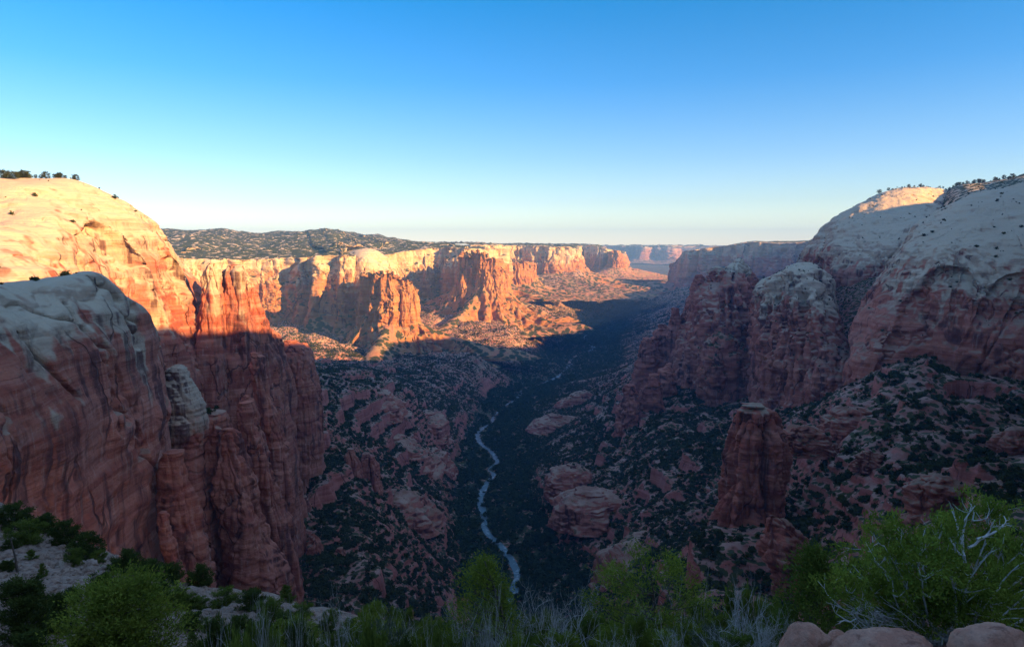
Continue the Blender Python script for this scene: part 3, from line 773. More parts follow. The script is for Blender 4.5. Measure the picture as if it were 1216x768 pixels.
# (px, Y, rim, foot, apron length, apron drop), counter-clockwise seen from above starting at the left front
butte('rock_butte', [(430,2520,330,381,260,120),(442,2460,327,383,330,130),(462,2440,326,384,360,135),(484,2470,334,383,460,135),(496,2540,350,381,420,130),(486,2680,338,376,200,100),(462,2760,326,370,90,80),(440,2700,326,373,120,90)],
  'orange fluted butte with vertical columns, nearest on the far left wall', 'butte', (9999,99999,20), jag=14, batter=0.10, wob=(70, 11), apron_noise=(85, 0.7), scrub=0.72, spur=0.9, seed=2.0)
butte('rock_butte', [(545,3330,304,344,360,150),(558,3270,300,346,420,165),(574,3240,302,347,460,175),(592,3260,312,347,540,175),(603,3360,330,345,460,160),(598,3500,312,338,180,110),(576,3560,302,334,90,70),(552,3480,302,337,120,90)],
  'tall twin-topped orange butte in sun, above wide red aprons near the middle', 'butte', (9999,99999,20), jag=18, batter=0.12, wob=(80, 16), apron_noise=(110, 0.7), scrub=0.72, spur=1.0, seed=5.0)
butte('rock_butte', [(588,4300,309,334,260,70),(602,4200,308,336,300,80),(618,4200,310,337,340,85),(630,4300,318,335,420,85),(630,4480,312,330,120,60),(606,4560,308,328,60,50)],
  'low red butte half in shadow behind the twin-topped butte', 'butte', (9999,99999,20), jag=16, batter=0.12, wob=(90, 16), apron_noise=(120, 0.6), scrub=0.72, spur=0.7, seed=8.0, nu=300, rows=(10, 60, 50))
o = wall_loft('canyon_wall', [
  (560,4600,291,325,200,50),(590,4800,291,325,220,60),(612,5300,292,324,420,100),(628,5250,292,325,560,120),(650,5150,293,325,640,130),(675,5200,294,324,700,140),(690,5500,298,322,560,130),(690,6000,292,316,150,60)],
  M['far'], (-170, -70, 50), D_WALL, 330, back=((60, 10), (400, 16), (2200, 24)), backdir=(-0.3,0.95), rows=(40, 60, 50), batter=0.2, wob=(260, 60), scrub=0.68, spur=1.2, apron_noise=(230, 0.7), seed=3.0)
tag(o, 'bright pale promontory of the far wall with red spurs fanning out below', 'canyon wall')
o = wall_loft('canyon_wall', [
  (640,6300,292,318,200,50),(665,6500,292,318,220,50),(690,6900,292,318,300,80),(705,6800,292,319,420,110),(722,6750,296,319,520,130),(735,6900,299,318,620,140),(742,7300,306,318,500,120),(738,7800,298,314,200,60)],
  M['far'], (-170, -60, 50), D_WALL, 260, back=((60, 10), (400, 16), (2500, 20)), backdir=(-0.3,0.95), rows=(36, 50, 46), batter=0.2, wob=(280, 60), scrub=0.68, spur=1.2, apron_noise=(250, 0.7), seed=4.0)
tag(o, 'hazy last promontory of the sunlit left wall, ending above the blue plain', 'canyon wall')
butte('rock_butte', [(724,6500,299,317,200,80),(730,6450,297,318,260,90),(738,6480,300,318,420,100),(744,6600,312,318,420,100),(738,6800,300,315,80,50),(727,6750,298,314,60,50)],
  'small pointed red butte at the tip of the last promontory', 'butte', (9999,99999,20), batter=0.2, wob=(120, 12), apron_noise=(160, 0.6), scrub=0.4, spur=0.7, seed=6.0, nu=200, rows=(8, 40, 34))
butte('rock_butte', [(748,7300,320,326,260,60),(756,7250,319,327,320,70),(766,7300,322,328,520,80),(772,7500,326,329,400,70),(758,7700,321,326,100,40)],
  'low red knoll trailing out onto the plain beyond the pointed butte', 'butte', (9999,99999,20), batter=0.3, wob=(150, 20), apron_noise=(200, 0.5), scrub=0.4, spur=0.5, seed=9.0, nu=160, rows=(8, 20, 30))

# distant mesas across the plain
for i, (pts, lab) in enumerate([
  ([(690,14400,292.6,306,500,70),(740,14100,292.8,306.5,500,70),(760,13560,293.2,308,500,70),(775,13920,294,307.5,500,70),(800,13440,294,308.5,500,70),(812,14100,296,308,500,70),(822,15000,297,306,400,50)], 'hazy blue mesa with small sunlit cliffs standing far across the plain'),
  ]):
    o = wall_loft('distant_mesa', pts, M['distant'], (-200, 0, 60), dict(big=(300, 36), flute=(250, 60), ledge=(40, 3), fine=(40, 4), crack=(240, 14), top=0.1, fl_stretch=4), 260,
        back=((120, 4), (1500, 20)), rows=(12, 34, 24), batter=0.4, wob=(1000, 330), scrub=0.5, spur=0.6, apron_noise=(600, 0.5), seed=1.0)
    tag(o, lab, 'mesa')
sheet('distant_plateau', [[(x,291.5,18900),(x,291.6,17200),(x,294+dx,16000),(x,300+dx,15400)] for x,dx in ((480,0),(640,0),(760,0),(830,1),(960,1),(1240,1))], 120, 40, M['distant'], amp=(4000, 16))

# ------------------------------------------------------------------ far right wall in haze
o = wall_loft('canyon_wall', [
  (800,5900,318,336,300,60),(806,5600,301,336,420,110),(818,5400,298,336,520,150),(835,5300,296,336,620,170),(860,5150,292,334,760,190),(890,5000,288,333,820,190),(920,4850,289,333,820,190),(960,4700,287,333,780,190),(1033,4000,264,335,460,190,.5),(1123,3300,248,335,400,150,.3),(1238,2700,230,335,300,100,.3),(1378,2000,215,335,200,60,.3)],  # final points and rising back: unseen ridge added to shade the valley
  M['distant'], (-160, -40, 40), dict(D_WALL, flute=(110, 26)), 420, side=1, back=((60, 8), (500, 14), (1000, 55), (1600, 150), (2500, 300)), backdir=(0.95,0.1), rows=(40, 80, 90), batter=0.2, wob=(330, 100), scrub=0.5, spur=1.3, apron_noise=(300, 0.7), seed=7.0)
tag(o, 'blue-shadowed hazy wall on the right with a pale rim, far down the canyon', 'canyon wall')

# ------------------------------------------------------------------ right side
D_R = dict(big=(60, 6), flute=(30, 5.0), ledge=(13, 0.5), fine=(5, 0.5), crack=(34, 5.0), top=0.8, block=(26, 2.4))
D_RD = dict(big=(110, 9), flute=(55, 3.0), ledge=(13, 0.7), fine=(6, 0.6), crack=(60, 5.0), top=1.0, dip=(0.08, 0.0), block=(40, 2.2))
R2 = [
 [(850,360,1950),(840,350,1880),(822,352,1800),(812,392,1780),(805,440,1760),(800,520,1750)],
 [(842,345,1900),(832,338,1780),(818,354,1650),(808,390,1620),(800,435,1595),(797,510,1580)],
 [(848,335,1900),(842,330,1720),(828,338,1570),(822,380,1500),(812,435,1465),(806,510,1440)],
 [(856,330,1900),(852,326,1700),(852,331,1545),(848,380,1445),(840,440,1405),(834,515,1380)],
 [(872,322,1900),(874,318,1720),(877,311,1560),(872,380,1435),(868,440,1395),(864,515,1370)],
 [(888,326,1900),(890,322,1750),(890,327,1580),(887,380,1455),(885,440,1415),(883,515,1390)],
 [(905,345,1900),(903,340,1800),(901,352,1660),(903,390,1560),(905,440,1510),(908,515,1480)],
]
o = face_patch('sandstone_tower', R2, 230, 260, M['right'], (-75, -55, 12), dict(D_R, crack=(34, 6), flute=(34, 8)), scrub=0.12, mod=clefts([(812,350,806,480,2,12),(823,372,815,490,1.6,14),(868,325,873,500,2.4,26),(843,395,836,500,1.5,10),(857,345,864,500,1.5,10),(884,345,882,500,2,22),(893,352,892,500,1.6,14)]))
tag(o, 'massive dark red tower with a knobbly pale cap, in shade right of the valley', 'rock tower')
tower = o
for rows, Y in [([(311,873,879),(316,869,885),(324,865,891),(340,860,896)], 1575), ([(319,844,858),(325,841,864),(338,838,868)], 1555), ([(327,827,835),(334,823,839),(348,819,843)], 1575), ([(318,886,889),(326,883,894),(344,880,899)], 1600)]:
    c_ = pillar('cap_rock', rows, Y, M['right'], (-75,-55,12), dict(D_R, big=(16, 2.5), flute=(12, 2.5), ledge=(6, 0.8), block=(8, 1.2)), nu=80, nv=60, sq=2.2)
    c_.location = c_.location - tower.location; c_.parent = tower
def rfin(*a, **k): return fin(*a, mat=M['right'], **k)
rfin('rock_block', [(388,852,860),(400,843,872),(415,832,888),(435,828,898),(470,828,900),(530,826,902)], 1340, 'lower red block with a sloping brushy top in front of the massive tower', 'rock block', (-75,-55,6), depth=0.8, nu=170, nv=150, disp=dict(D_R, flute=(40, 3)), scrub=0.5)
rfin('rock_fin', [(367,797,803),(380,795,807),(410,790,810),(450,784,812),(500,780,812)], 1620, 'tall thin fin close to the left flank of the massive tower', 'rock fin', (-75,-55,6), depth=1.2, nu=100, nv=110, disp=D_R)
rfin('rock_fin', [(385,782,791),(398,776,796),(425,768,797),(460,762,798)], 1640, 'middle fin of three stepping down from the massive tower', 'rock fin', (-75,-55,6), depth=1.0, nu=100, nv=100, disp=D_R)
rfin('rock_fin', [(402,762,771),(415,757,776),(440,752,780),(470,748,784)], 1620, 'leftmost and lowest of three fins stepping down from the massive tower', 'rock fin', (-75,-55,6), depth=1.0, nu=90, nv=90, disp=D_R)
rfin('rock_fin', [(432,790,799),(442,782,801),(475,775,801),(520,770,800)], 1420, 'upper red fin of the lower cluster at the foot of the massive tower', 'rock fin', (-75,-55,6), depth=1.3, nu=100, nv=100, disp=D_R)
rfin('rock_fin', [(446,770,783),(458,764,786),(490,755,788),(530,744,780),(560,740,776)], 1350, 'broad rounded red fin in the middle of the lower cluster', 'rock fin', (-75,-55,6), depth=1.0, nu=110, nv=110, disp=D_R)
rfin('rock_fin', [(458,744,754),(470,740,758),(500,733,756),(522,729,752),(560,724,750)], 1330, 'leftmost slim fin of the lower cluster above the valley', 'rock fin', (-75,-55,6), depth=1.2, nu=100, nv=100, disp=D_R)
R3 = [
 [(915,350,1420),(905,342,1390),(897,352,1320),(893,380,1300),(890,440,1290),(890,530,1280)],
 [(910,340,1400),(905,335,1330),(900,344,1240),(897,380,1205),(894,440,1185),(890,530,1175)],
 [(926,330,1400),(925,327,1300),(921,329,1190),(918,380,1135),(912,440,1105),(905,530,1090)],
 [(948,322,1400),(948,319,1290),(946,317,1165),(948,380,1085),(945,440,1045),(938,530,1015)],
 [(968,319,1400),(968,318,1290),(968,319,1150),(972,380,1060),(975,440,1000),(975,510,970)],
 [(986,332,1400),(986,333,1300),(986,346,1160),(990,385,1080),(1000,430,1000),(1015,485,950)],
 [(996,380,1400),(995,375,1330),(996,378,1220),(1004,402,1110),(1030,430,1010),(1060,470,935)],
 [(1010,400,1350),(1010,395,1250),(1012,398,1150),(1025,415,1060),(1055,440,960),(1095,475,880)],
]
o = face_patch('sandstone_buttress', R3, 240, 260, M['right'], (-150, -60, 26), dict(D_R, crack=(30, 4), flute=(30, 8)), scrub=0.1, mod=clefts([(912,330,906,500,1.8,14),(921,352,915,500,1.8,12),(933,400,924,500,1.6,9),(938,335,942,480,1.5,9),(951,345,953,500,2,12),(962,372,968,490,1.6,8),(978,345,983,470,1.6,8),(929,322,930,430,1.2,6),(1003,408,985,480,1.6,6)]))
tag(o, 'red buttress with a pale sun-touched cap, between the massive tower and the domes', 'buttress')
R4 = [
 [(925,360,1900),(930,345,1780),(937,330,1670),(941,348,1620),(943,368,1580),(943,420,1560)],
 [(950,330,1900),(950,315,1750),(949,305,1610),(956,325,1540),(962,348,1490),(964,410,1470)],
 [(972,300,1900),(970,287,1750),(968,280,1600),(976,305,1490),(983,337,1425),(986,410,1400)],
 [(1000,330,1950),(998,285,1770),(995,254,1600),(1006,290,1440),(1012,332,1355),(1015,410,1330)],
 [(1045,320,2000),(1043,265,1800),(1040,231,1610),(1046,270,1430),(1042,315,1335),(1038,400,1310)],
 [(1088,310,2050),(1087,255,1850),(1085,222,1650),(1082,252,1470),(1072,290,1345),(1062,370,1310)],
 [(1132,310,2100),(1132,262,1900),(1131,229,1720),(1122,252,1530),(1108,285,1390),(1092,360,1330)],
 [(1190,310,2200),(1190,270,2050),(1190,250,1850),(1180,275,1650),(1160,310,1500),(1140,370,1420)],
]
o = face_patch('sandstone_dome', R4, 290, 210, M['right'], (-110, 30, 34), D_RD, scrub=0.1, mod=arch_mod([(973,345,14,42,395,14,0.0),(1000,352,10,26,395,9,0.0)]))
tag(o, 'pale dome with tree-lined crest and a patch of golden sun, upper right behind', 'dome')
R5 = [
 [(1022,420,1180),(1018,412,1080),(1013,412,1020),(1008,425,970),(1003,445,950),(1000,540,935)],
 [(1016,398,1120),(1012,392,1030),(1011,394,985),(1013,412,935),(1017,440,895),(1018,540,880)],
 [(1040,352,1150),(1036,346,1050),(1036,350,980),(1046,385,910),(1055,430,865),(1056,540,850)],
 [(1066,312,1180),(1062,304,1080),(1061,310,990),(1075,355,910),(1088,415,858),(1090,540,840)],
 [(1100,275,1250),(1093,264,1130),(1092,272,1010),(1110,325,900),(1119,400,845),(1120,540,825)],
 [(1155,245,1350),(1150,233,1200),(1150,242,1040),(1155,305,890),(1158,400,825),(1158,550,805)],
 [(1200,236,1350),(1196,224,1200),(1195,234,1040),(1195,305,870),(1195,410,805),(1195,560,780)],
 [(1260,230,1350),(1256,218,1180),(1254,230,1020),(1250,305,850),(1250,420,780),(1250,570,755)],
 [(1400,220,1300),(1400,208,1140),(1400,225,980),(1400,305,830),(1400,430,750),(1400,600,725)],
]
o = face_patch('sandstone_dome', R5, 330, 320, M['right'], (-125, 0, 45), D_RD, scrub=0.06, mod=clefts([(1216,345,1140,480,2,6),(1175,400,1155,470,1.6,5),(1085,330,1062,400,2,6),(1135,300,1128,400,1.4,4),(1105,420,1098,470,1.5,4),(1190,240,1216,300,1.2,2.5)], arch_mod([(1108,372,44,58,480,13,-0.35),(1200,352,30,30,420,7,-0.5),(1152,460,20,40,540,6,0)])))
tag(o, 'huge grey-and-red dome with a broad arched alcove, filling the right edge in shade', 'dome')
sheet('plateau', [[(1112,250,2060),(1114,232,1800),(1118,236,1620),(1122,250,1500)],[(1140,240,2030),(1140,220,1760),(1144,226,1560),(1148,243,1440)],[(1170,232,1980),(1170,217,1700),(1175,224,1500),(1180,240,1350)],[(1216,225,1900),(1216,209,1600),(1220,217,1400),(1222,235,1230)],[(1300,220,1850),(1300,200,1500),(1300,210,1300),(1300,230,1120)],[(1450,215,1800),(1450,195,1450),(1450,205,1250),(1450,230,1050)]], 110, 60, M['right'], amp=(60, 3), cream=(-500, -400, 1), scrub=0.8)
# brushy ramp in the notch between buttress and domes
sheet('gully_slope', [[(960,350,1500),(975,362,1330),(975,385,1230),(965,420,1140)],[(990,335,1480),(992,360,1290),(990,388,1190),(985,420,1100)],[(1022,322,1440),(1015,352,1250),(1008,385,1150),(1002,415,1060)],[(1050,312,1420),(1042,345,1230),(1030,385,1120),(1022,415,1030)],[(1080,305,1400),(1068,340,1200),(1055,385,1090),(1045,420,1010)]], 90, 90, M['talus'], amp=(30, 3), scrub=0.7)
# spire and ledges
rfin('rock_spire', [(481,885,906),(488,878,920),(505,873,930),(530,867,933),(560,862,932),(590,853,929),(618,846,922),(640,842,920),(665,838,918)], 600, 'free-standing columnar red tower with a pale cracked cap, lower right', 'rock spire', (-150,-138,5), depth=0.9, nu=260, nv=240, disp=dict(big=(22, 2.0), flute=(19, 8.5), ledge=(6, 0.45), fine=(2, 0.3), crack=(18, 2.5), top=0.7, block=(12, 0.7), fl_stretch=14))
BIGB = dict(big=(48, 11), flute=(26, 6.0), ledge=(11, 0.9), fine=(4, 0.5), crack=(30, 3), top=1.0, block=(20, 2.2), dip=(0.15, 0.1))
def out(rows, Y, label, depth=0.7, **kw):
    if kw.get('disp') is BIGB:
        yb = max(r[0] for r in rows); rows = [(yb - (yb - y)*0.74, (a+b)/2 - (b-a)*0.58, (a+b)/2 + (b-a)*0.58) for y, a, b in rows]
    return rfin('rock_outcrop', rows, Y, label, 'rock outcrop', (9999,99999,1), depth=depth, nu=kw.pop('nu', 120), nv=kw.pop('nv', 90), disp=kw.pop('disp', dict(big=(20, 4.5), flute=(12, 3.2), ledge=(6, 0.5), fine=(2, 0.3), crack=(14, 1.8), top=0.9, block=(9, 1.3))), scrub=0.3, **kw)
out([(570,1092,1132),(578,1084,1144),(595,1081,1147),(612,1080,1145),(640,1076,1150)], 430, 'squat rounded red outcrop on the brushy slope above the large grey-limbed shrub')
out([(612,912,925),(622,907,940),(650,906,962),(675,912,985),(700,920,1000),(740,925,1010)], 480, 'leaning slabby red outcrop just below the columnar tower')
out([(492,985,1040),(500,975,1075),(515,970,1088),(530,968,1095)], 700, 'long low red ledge in the brush below the arched alcove', depth=0.4)
out([(512,935,975),(522,930,990),(540,928,1000)], 640, 'small red ledge beside the columnar tower', depth=0.5)
out([(536,1020,1040),(545,1012,1050),(560,1010,1055)], 560, 'small red knob in dark brush, centre of the right slope', depth=0.6)
out([(515,1185,1230),(525,1178,1250),(545,1172,1260)], 560, 'red ledge cut off by the right edge, under the domes', depth=0.5)
out([(575,1165,1200),(585,1158,1225),(605,1155,1240)], 400, 'low red ledge right of the squat rounded outcrop', depth=0.5)
out([(606,770,795),(618,752,815),(640,735,826),(670,722,832),(700,712,836),(740,700,840)], 830, 'big banded red ridge falling to the valley behind the open pine', disp=BIGB, nu=170, nv=130, depth=1.2)
out([(572,685,715),(582,672,728),(600,664,734),(620,660,738)], 1020, 'rounded banded red knoll above the river, lower of two', disp=BIGB, depth=0.9)
out([(538,672,684),(550,658,692),(570,650,698),(590,648,704)], 1130, 'rounded banded red knoll above the river, upper of two', disp=BIGB, depth=0.9)
out([(488,652,668),(496,640,684),(510,630,694)], 1650, 'pair of pale red bluffs at the edge of the dark valley floor', disp=BIGB, depth=0.7)
out([(464,676,700),(472,668,712),(488,660,716)], 1850, 'farthest red bluff on the right bank below the stepped fins', disp=BIGB, depth=0.7)
out([(452,438,452),(460,428,462),(475,420,472),(495,415,480)], 1300, 'sharp red scarp at the head of the left benches', disp=BIGB, depth=1.0)
out([(480,490,512),(488,478,524),(505,472,528),(525,466,532)], 1480, 'upper red bench on the left slope above the river bend', disp=BIGB, depth=1.0)
out([(505,455,475),(515,446,490),(535,440,505),(560,436,520)], 1250, 'middle red bench scarred with gullies, left of the river', disp=BIGB, depth=1.0)
out([(523,500,518),(530,488,528),(550,478,534),(570,474,538)], 1330, 'lowest red bench on the left slope, beside the river', disp=BIGB, depth=1.0)
out([(533,412,418),(545,409,424),(570,407,432),(600,408,442)], 900, 'thin red fin on the dark talus, left one of a pair', disp=D_FIN, depth=1.0)
out([(538,432,440),(550,429,446),(575,430,452),(600,434,460)], 920, 'thin red fin on the dark talus, right one of a pair', disp=D_FIN, depth=1.0)
out([(572,452,468),(582,446,490),(600,444,508),(625,444,520)], 960, 'red spur trailing to the right from the pair of thin fins', disp=BIGB, depth=1.0)
for i, (x, y, w, h, Y, lab) in enumerate([(360,590,20,34,760,'small red crag low on the dark talus beside the long fin'),(372,632,22,36,700,'hollowed red crag on the dark talus below the long fin'),(405,650,22,40,700,'pointed red crag on the lower dark talus'),(425,655,14,28,720,'little red crag next to the pointed one'),(400,625,12,20,760,'tiny red crag above the pointed one'),(470,640,20,22,800,'weathered red crag in the middle of the dark talus'),(520,625,18,24,1000,'red crag near the river on the dark talus'),(455,610,16,18,860,'broken red crag under the trailing spur')]):
    out([(y,x-w*0.15,x+w*0.15),(y+h*0.3,x-w*0.4,x+w*0.35),(y+h,x-w*0.55,x+w*0.6),(y+h*1.6,x-w*0.6,x+w*0.8)], Y, lab, nu=70, nv=60, depth=1.0, disp=dict(D_SP, flute=(9, 1.4)))
# ------------------------------------------------------------------ the rim the photographer stands on
FG = np.array([W(*c) for c in [
 (0,598,74),(60,632,66),(120,655,62),(200,690,58),(280,708,56),(360,722,52),(430,738,44),(500,752,32),
 (0,650,56),(60,690,46),(120,700,45),(200,735,38),(280,755,33),(0,720,40),(60,768,30),(-150,560,90),(-150,700,42),(-300,520,90),(-300,700,35),
 (140,800,22),(300,830,18),(450,790,20),(608,790,15),(560,775,19),(700,780,16),(800,780,13),(900,772,9.5),(980,768,7.4),(1060,764,6.4),(1150,766,5.8),(1216,770,5.6),(1350,770,5.2),
 (608,1000,6),(300,1000,8),(900,950,4.5),(1100,920,3.8),(100,950,12),(1350,930,3.4),(608,1700,2),(0,1700,3),(1216,1500,1.8),
 # beyond the brow the ground drops away
 (608,900,30),(608,1000,60),(450,860,50),(750,900,26),(900,890,17),(1050,900,12),(1216,900,11),(1350,880,11),(900,1000,40),(1100,1000,30),(1300,1000,30),(1300,1000,90),(900,1000,110),(608,1000,120),
 (300,830,95),(150,800,110),(0,740,125),(-200,680,140),(360,860,90),
]] + [])
def fuv(x, y):
    r = np.hypot(x, y); a = np.arctan2(x, np.maximum(y, 1e-3))
    return np.stack([a*1.6, np.log(r + 0.5)], -1)
FU = fuv(FG[:, 0], FG[:, 1])
nF = len(FG)
K2 = np.zeros((nF+3, nF+3)); K2[:nF, :nF] = phi(((FU[:, None]-FU[None])**2).sum(-1)); K2[:nF, nF] = 1; K2[:nF, nF+1:] = FU; K2[nF, :nF] = 1; K2[nF+1:, :nF] = FU.T
FS = np.linalg.solve(K2, np.concatenate([np.arctan(FG[:, 2]/np.hypot(FG[:, 0], FG[:, 1])), np.zeros(3)]))
def behind_z(x, y):
    r = np.hypot(x, y); a = np.degrees(np.arctan2(x, y)) % 360
    w = np.interp(a, [38.5, 42, 50, 60, 68, 79, 104, 150, 200], [0, .35, .5, .60, .68, .76, .88, .9, 0]) + 0.5*np.interp(a, [42, 48, 80, 95], [0, 1, 1, 0])*sstep(800, 1300, r)
    r_ = np.minimum(r, 900)
    return -1.9 + 0.01*r_*sstep(50, 80, a)*sstep(320, 290, a) + SHADE_HILL*w*sstep(60, 480, r) + 0.6*fbm(x/9, y/9, None, 3) + 5*fbm(x/90, y/90, None, 3)*sstep(30, 200, r)
SHADE_HILL = 280.0  # unseen hill, sized for the shade it throws on cliffs and domes
def fg_z(x, y, rough=True):
    x = np.asarray(x, float); y = np.asarray(y, float)
    r = np.hypot(x, y); a = np.degrees(np.arctan2(x, y))
    U = fuv(x, y).reshape(-1, 2); e = np.empty(len(U))
    for i in range(0, len(U), 60000):
        u = U[i:i+60000]
        d2 = (u[:, None, 0]-FU[None, :, 0])**2 + (u[:, None, 1]-FU[None, :, 1])**2
        e[i:i+60000] = phi(d2) @ FS[:nF] + FS[nF] + u @ FS[nF+1:]
    z = np.tan(np.clip(e.reshape(x.shape), -1.35, 0.6))*r
    z = np.where(r < 2.5, z*(r/2.5) + -1.9*(1-r/2.5), z)
    wa = sstep(46, 66, np.abs(a))
    z = z*(1-wa) + behind_z(x, y)*wa
    if rough:
        k = sstep(2, 30, r)
        z = z + (0.12 + 0.75*k)*fbm(x/7, y/7, None, 4)*0.6 + 0.10*fbm(x/1.3, y/1.3, None, 3)
    return z
fa = np.radians(np.concatenate([np.linspace(-180, -42, 60, endpoint=False), np.linspace(-42, 42, 480, endpoint=False), np.linspace(42, 180, 61)]))
fr = np.concatenate([np.geomspace(0.6, 20, 120, endpoint=False), np.geomspace(20, 150, 320)])
FA, FRR = np.meshgrid(fa, fr, indexing='ij')
FX, FY = FRR*np.sin(FA), FRR*np.cos(FA)
FP = np.stack([FX, FY, fg_z(FX, FY)], -1)
FN = grid_normals(FP); FN = FN if FN[..., 2].mean() > 0 else -FN
o = new_mesh_obj('rim_ground', FP.reshape(-1, 3), quads=grid_quads(*FP.shape[:2]), mat=M['scree']); tag(o, kind='structure')
REG.append((FP, FN, 'fg'))
# unseen ground around and behind; its hill is shaped to keep the sun off
pa = np.radians(np.linspace(38.6, 315, 170)); pr = np.geomspace(120, 4000, 90)
PA, PR = np.meshgrid(pa, pr, indexing='ij')
PX, PY = PR*np.sin(PA), PR*np.cos(PA)
PZ = behind_z(PX, PY); PZ[0] = -420; PZ[1] = np.minimum(PZ[1], PZ[2])
PP = np.stack([PX, PY, PZ], -1)
o = new_mesh_obj('unseen_shade_rim', PP.reshape(-1, 3), quads=grid_quads(*PP.shape[:2]), mat=M['scree']); tag(o, kind='structure')

# ------------------------------------------------------------------ air, sky, sun, camera
bm_v = []
x0, x1, y0, y1, z0, z1 = -21000, 21000, -4500, 20500, -640, 440
V = [(x0,y0,z0),(x1,y0,z0),(x1,y1,z0),(x0,y1,z0),(x0,y0,z1),(x1,y0,z1),(x1,y1,z1),(x0,y1,z1)]
T = NT('haze_air')
pv = T.n('ShaderNodeVolumePrincipled')
pv.inputs['Color'].default_value = HAZE_COL; pv.inputs['Density'].default_value = HAZE
pv.inputs['Density Attribute'].default_value = ''
pv.inputs['Anisotropy'].default_value = 0.15
T.l(pv.outputs[0], T.out.inputs['Volume'])
o = new_mesh_obj('haze', V, quads=[(0,3,2,1),(4,5,6,7),(0,1,5,4),(1,2,6,5),(2,3,7,6),(3,0,4,7)], mat=T.m, smooth=False)
tag(o, kind='stuff')

w = bpy.data.worlds.new('World'); SC.world = w; w.use_nodes = True
nt = w.node_tree; nt.nodes.clear()
sky = nt.nodes.new('ShaderNodeTexSky'); sky.sky_type = 'NISHITA'; sky.sun_disc = False
sky.sun_elevation = R(SUN_EL); sky.sun_rotation = R(SUN_AZ)
sky.altitude = 1800; sky.air_density = SKY_AIR; sky.dust_density = SKY_DUST; sky.ozone_density = SKY_OZ
bg = nt.nodes.new('ShaderNodeBackground'); bg.inputs[1].default_value = SKY_STR
wo = nt.nodes.new('ShaderNodeOutputWorld')
gm = nt.nodes.new('ShaderNodeGamma'); gm.inputs[1].default_value = SKY_GAM
hs = nt.nodes.new('ShaderNodeHueSaturation'); hs.inputs['Hue'].default_value = SKY_HUE; hs.inputs['Saturation'].default_value = SKY_SAT
nt.links.new(sky.outputs[0], gm.inputs[0]); nt.links.new(gm.outputs[0], hs.inputs['Color'])
tc = nt.nodes.new('ShaderNodeTexCoord'); sx = nt.nodes.new('ShaderNodeSeparateXYZ'); nt.links.new(tc.outputs['Generated'], sx.inputs[0])
cr = nt.nodes.new('ShaderNodeValToRGB'); nt.links.new(sx.outputs[2], cr.inputs[0])
e = cr.color_ramp.elements; e[0].position = 0.0; e[0].color = (*SKY_RAMP[0][1], 1); e[1].position = 1.0; e[1].color = (1, 1, 1, 1)
for p_, c_ in SKY_RAMP[1:]:
    q_ = e.new(p_); q_.color = (*c_, 1)
ml = nt.nodes.new('ShaderNodeMix'); ml.data_type = 'RGBA'; ml.blend_type = 'MULTIPLY'; ml.inputs[0].default_value = 1
nt.links.new(hs.outputs[0], ml.inputs[6]); nt.links.new(cr.outputs[0], ml.inputs[7]); nt.links.new(ml.outputs[2], bg.inputs[0]); nt.links.new(bg.outputs[0], wo.inputs[0])

L = bpy.data.lights.new('sun', 'SUN'); L.energy = SUN_STR; L.angle = R(0.5); L.color = SUN_COL
lo = bpy.data.objects.new('sun', L); COL.objects.link(lo)
# sun_rotation runs clockwise from +Y seen from above
sd = np.array([math.sin(R(SUN_AZ))*math.cos(R(SUN_EL)), math.cos(R(SUN_AZ))*math.cos(R(SUN_EL)), math.sin(R(SUN_EL))])
from mathutils import Vector
lo.rotation_euler = Vector(sd).to_track_quat('Z', 'Y').to_euler()

cam = bpy.data.cameras.new('camera'); co = bpy.data.objects.new('camera', cam); COL.objects.link(co)
cam.sensor_width = 36; cam.lens = 24; cam.clip_end = 200000; cam.clip_start = 0.1
co.rotation_euler = (math.pi/2 - PITCH, 0, 0)
SC.camera = co
vs = SC.view_settings
vs.view_transform = 'Standard'; vs.look = 'None'; vs.exposure = EXPO; vs.gamma = 1; vs.use_curve_mapping = False
SC.render.engine = 'CYCLES'
cy = SC.cycles
cy.use_denoising = True
cy.max_bounces = 6; cy.diffuse_bounces = 3; cy.glossy_bounces = 2; cy.volume_bounces = 0; cy.transmission_bounces = 2; cy.transparent_max_bounces = 4
try: cy.volume_max_steps = 64
except Exception: pass
# ------------------------------------------------------------------ vegetation
SKEL_RNG = np.random.default_rng(5)
# what the camera can see: coarse depth buffer from all terrain vertices
ZW, ZH = 304, 192
ZB = np.full((ZH, ZW), 1e9)
for P, N, nm in REG:
    px, py, d = project(P.reshape(-1, 3))
    ok = (P.reshape(-1, 3)[:, 1] > 1) & (px > -20) & (px < 1236) & (py > 0) & (py < 790)
    ix = np.clip((px[ok]/4).astype(int), 0, ZW-1); iy = np.clip((py[ok]/4).astype(int), 0, ZH-1)
    np.minimum.at(ZB, (iy, ix), d[ok])
ZM = ZB.copy()
for a in (-1, 0, 1):
    for b in (-1, 0, 1):
        ZM = np.maximum(ZM, np.where(np.roll(np.roll(ZB, a, 0), b, 1) < 1e8, np.roll(np.roll(ZB, a, 0), b, 1), 0))
def seen(P, slack=1.12):
    px, py, d = project(P)
    ok = (P[:, 1] > 1) & (px > -25) & (px < 1241) & (py > 0) & (py < 800)
    ix = np.clip((px/4).astype(int), 0, ZW-1); iy = np.clip((py/4).astype(int), 0, ZH-1)
    return ok & (d < ZM[iy, ix]*slack + 2)

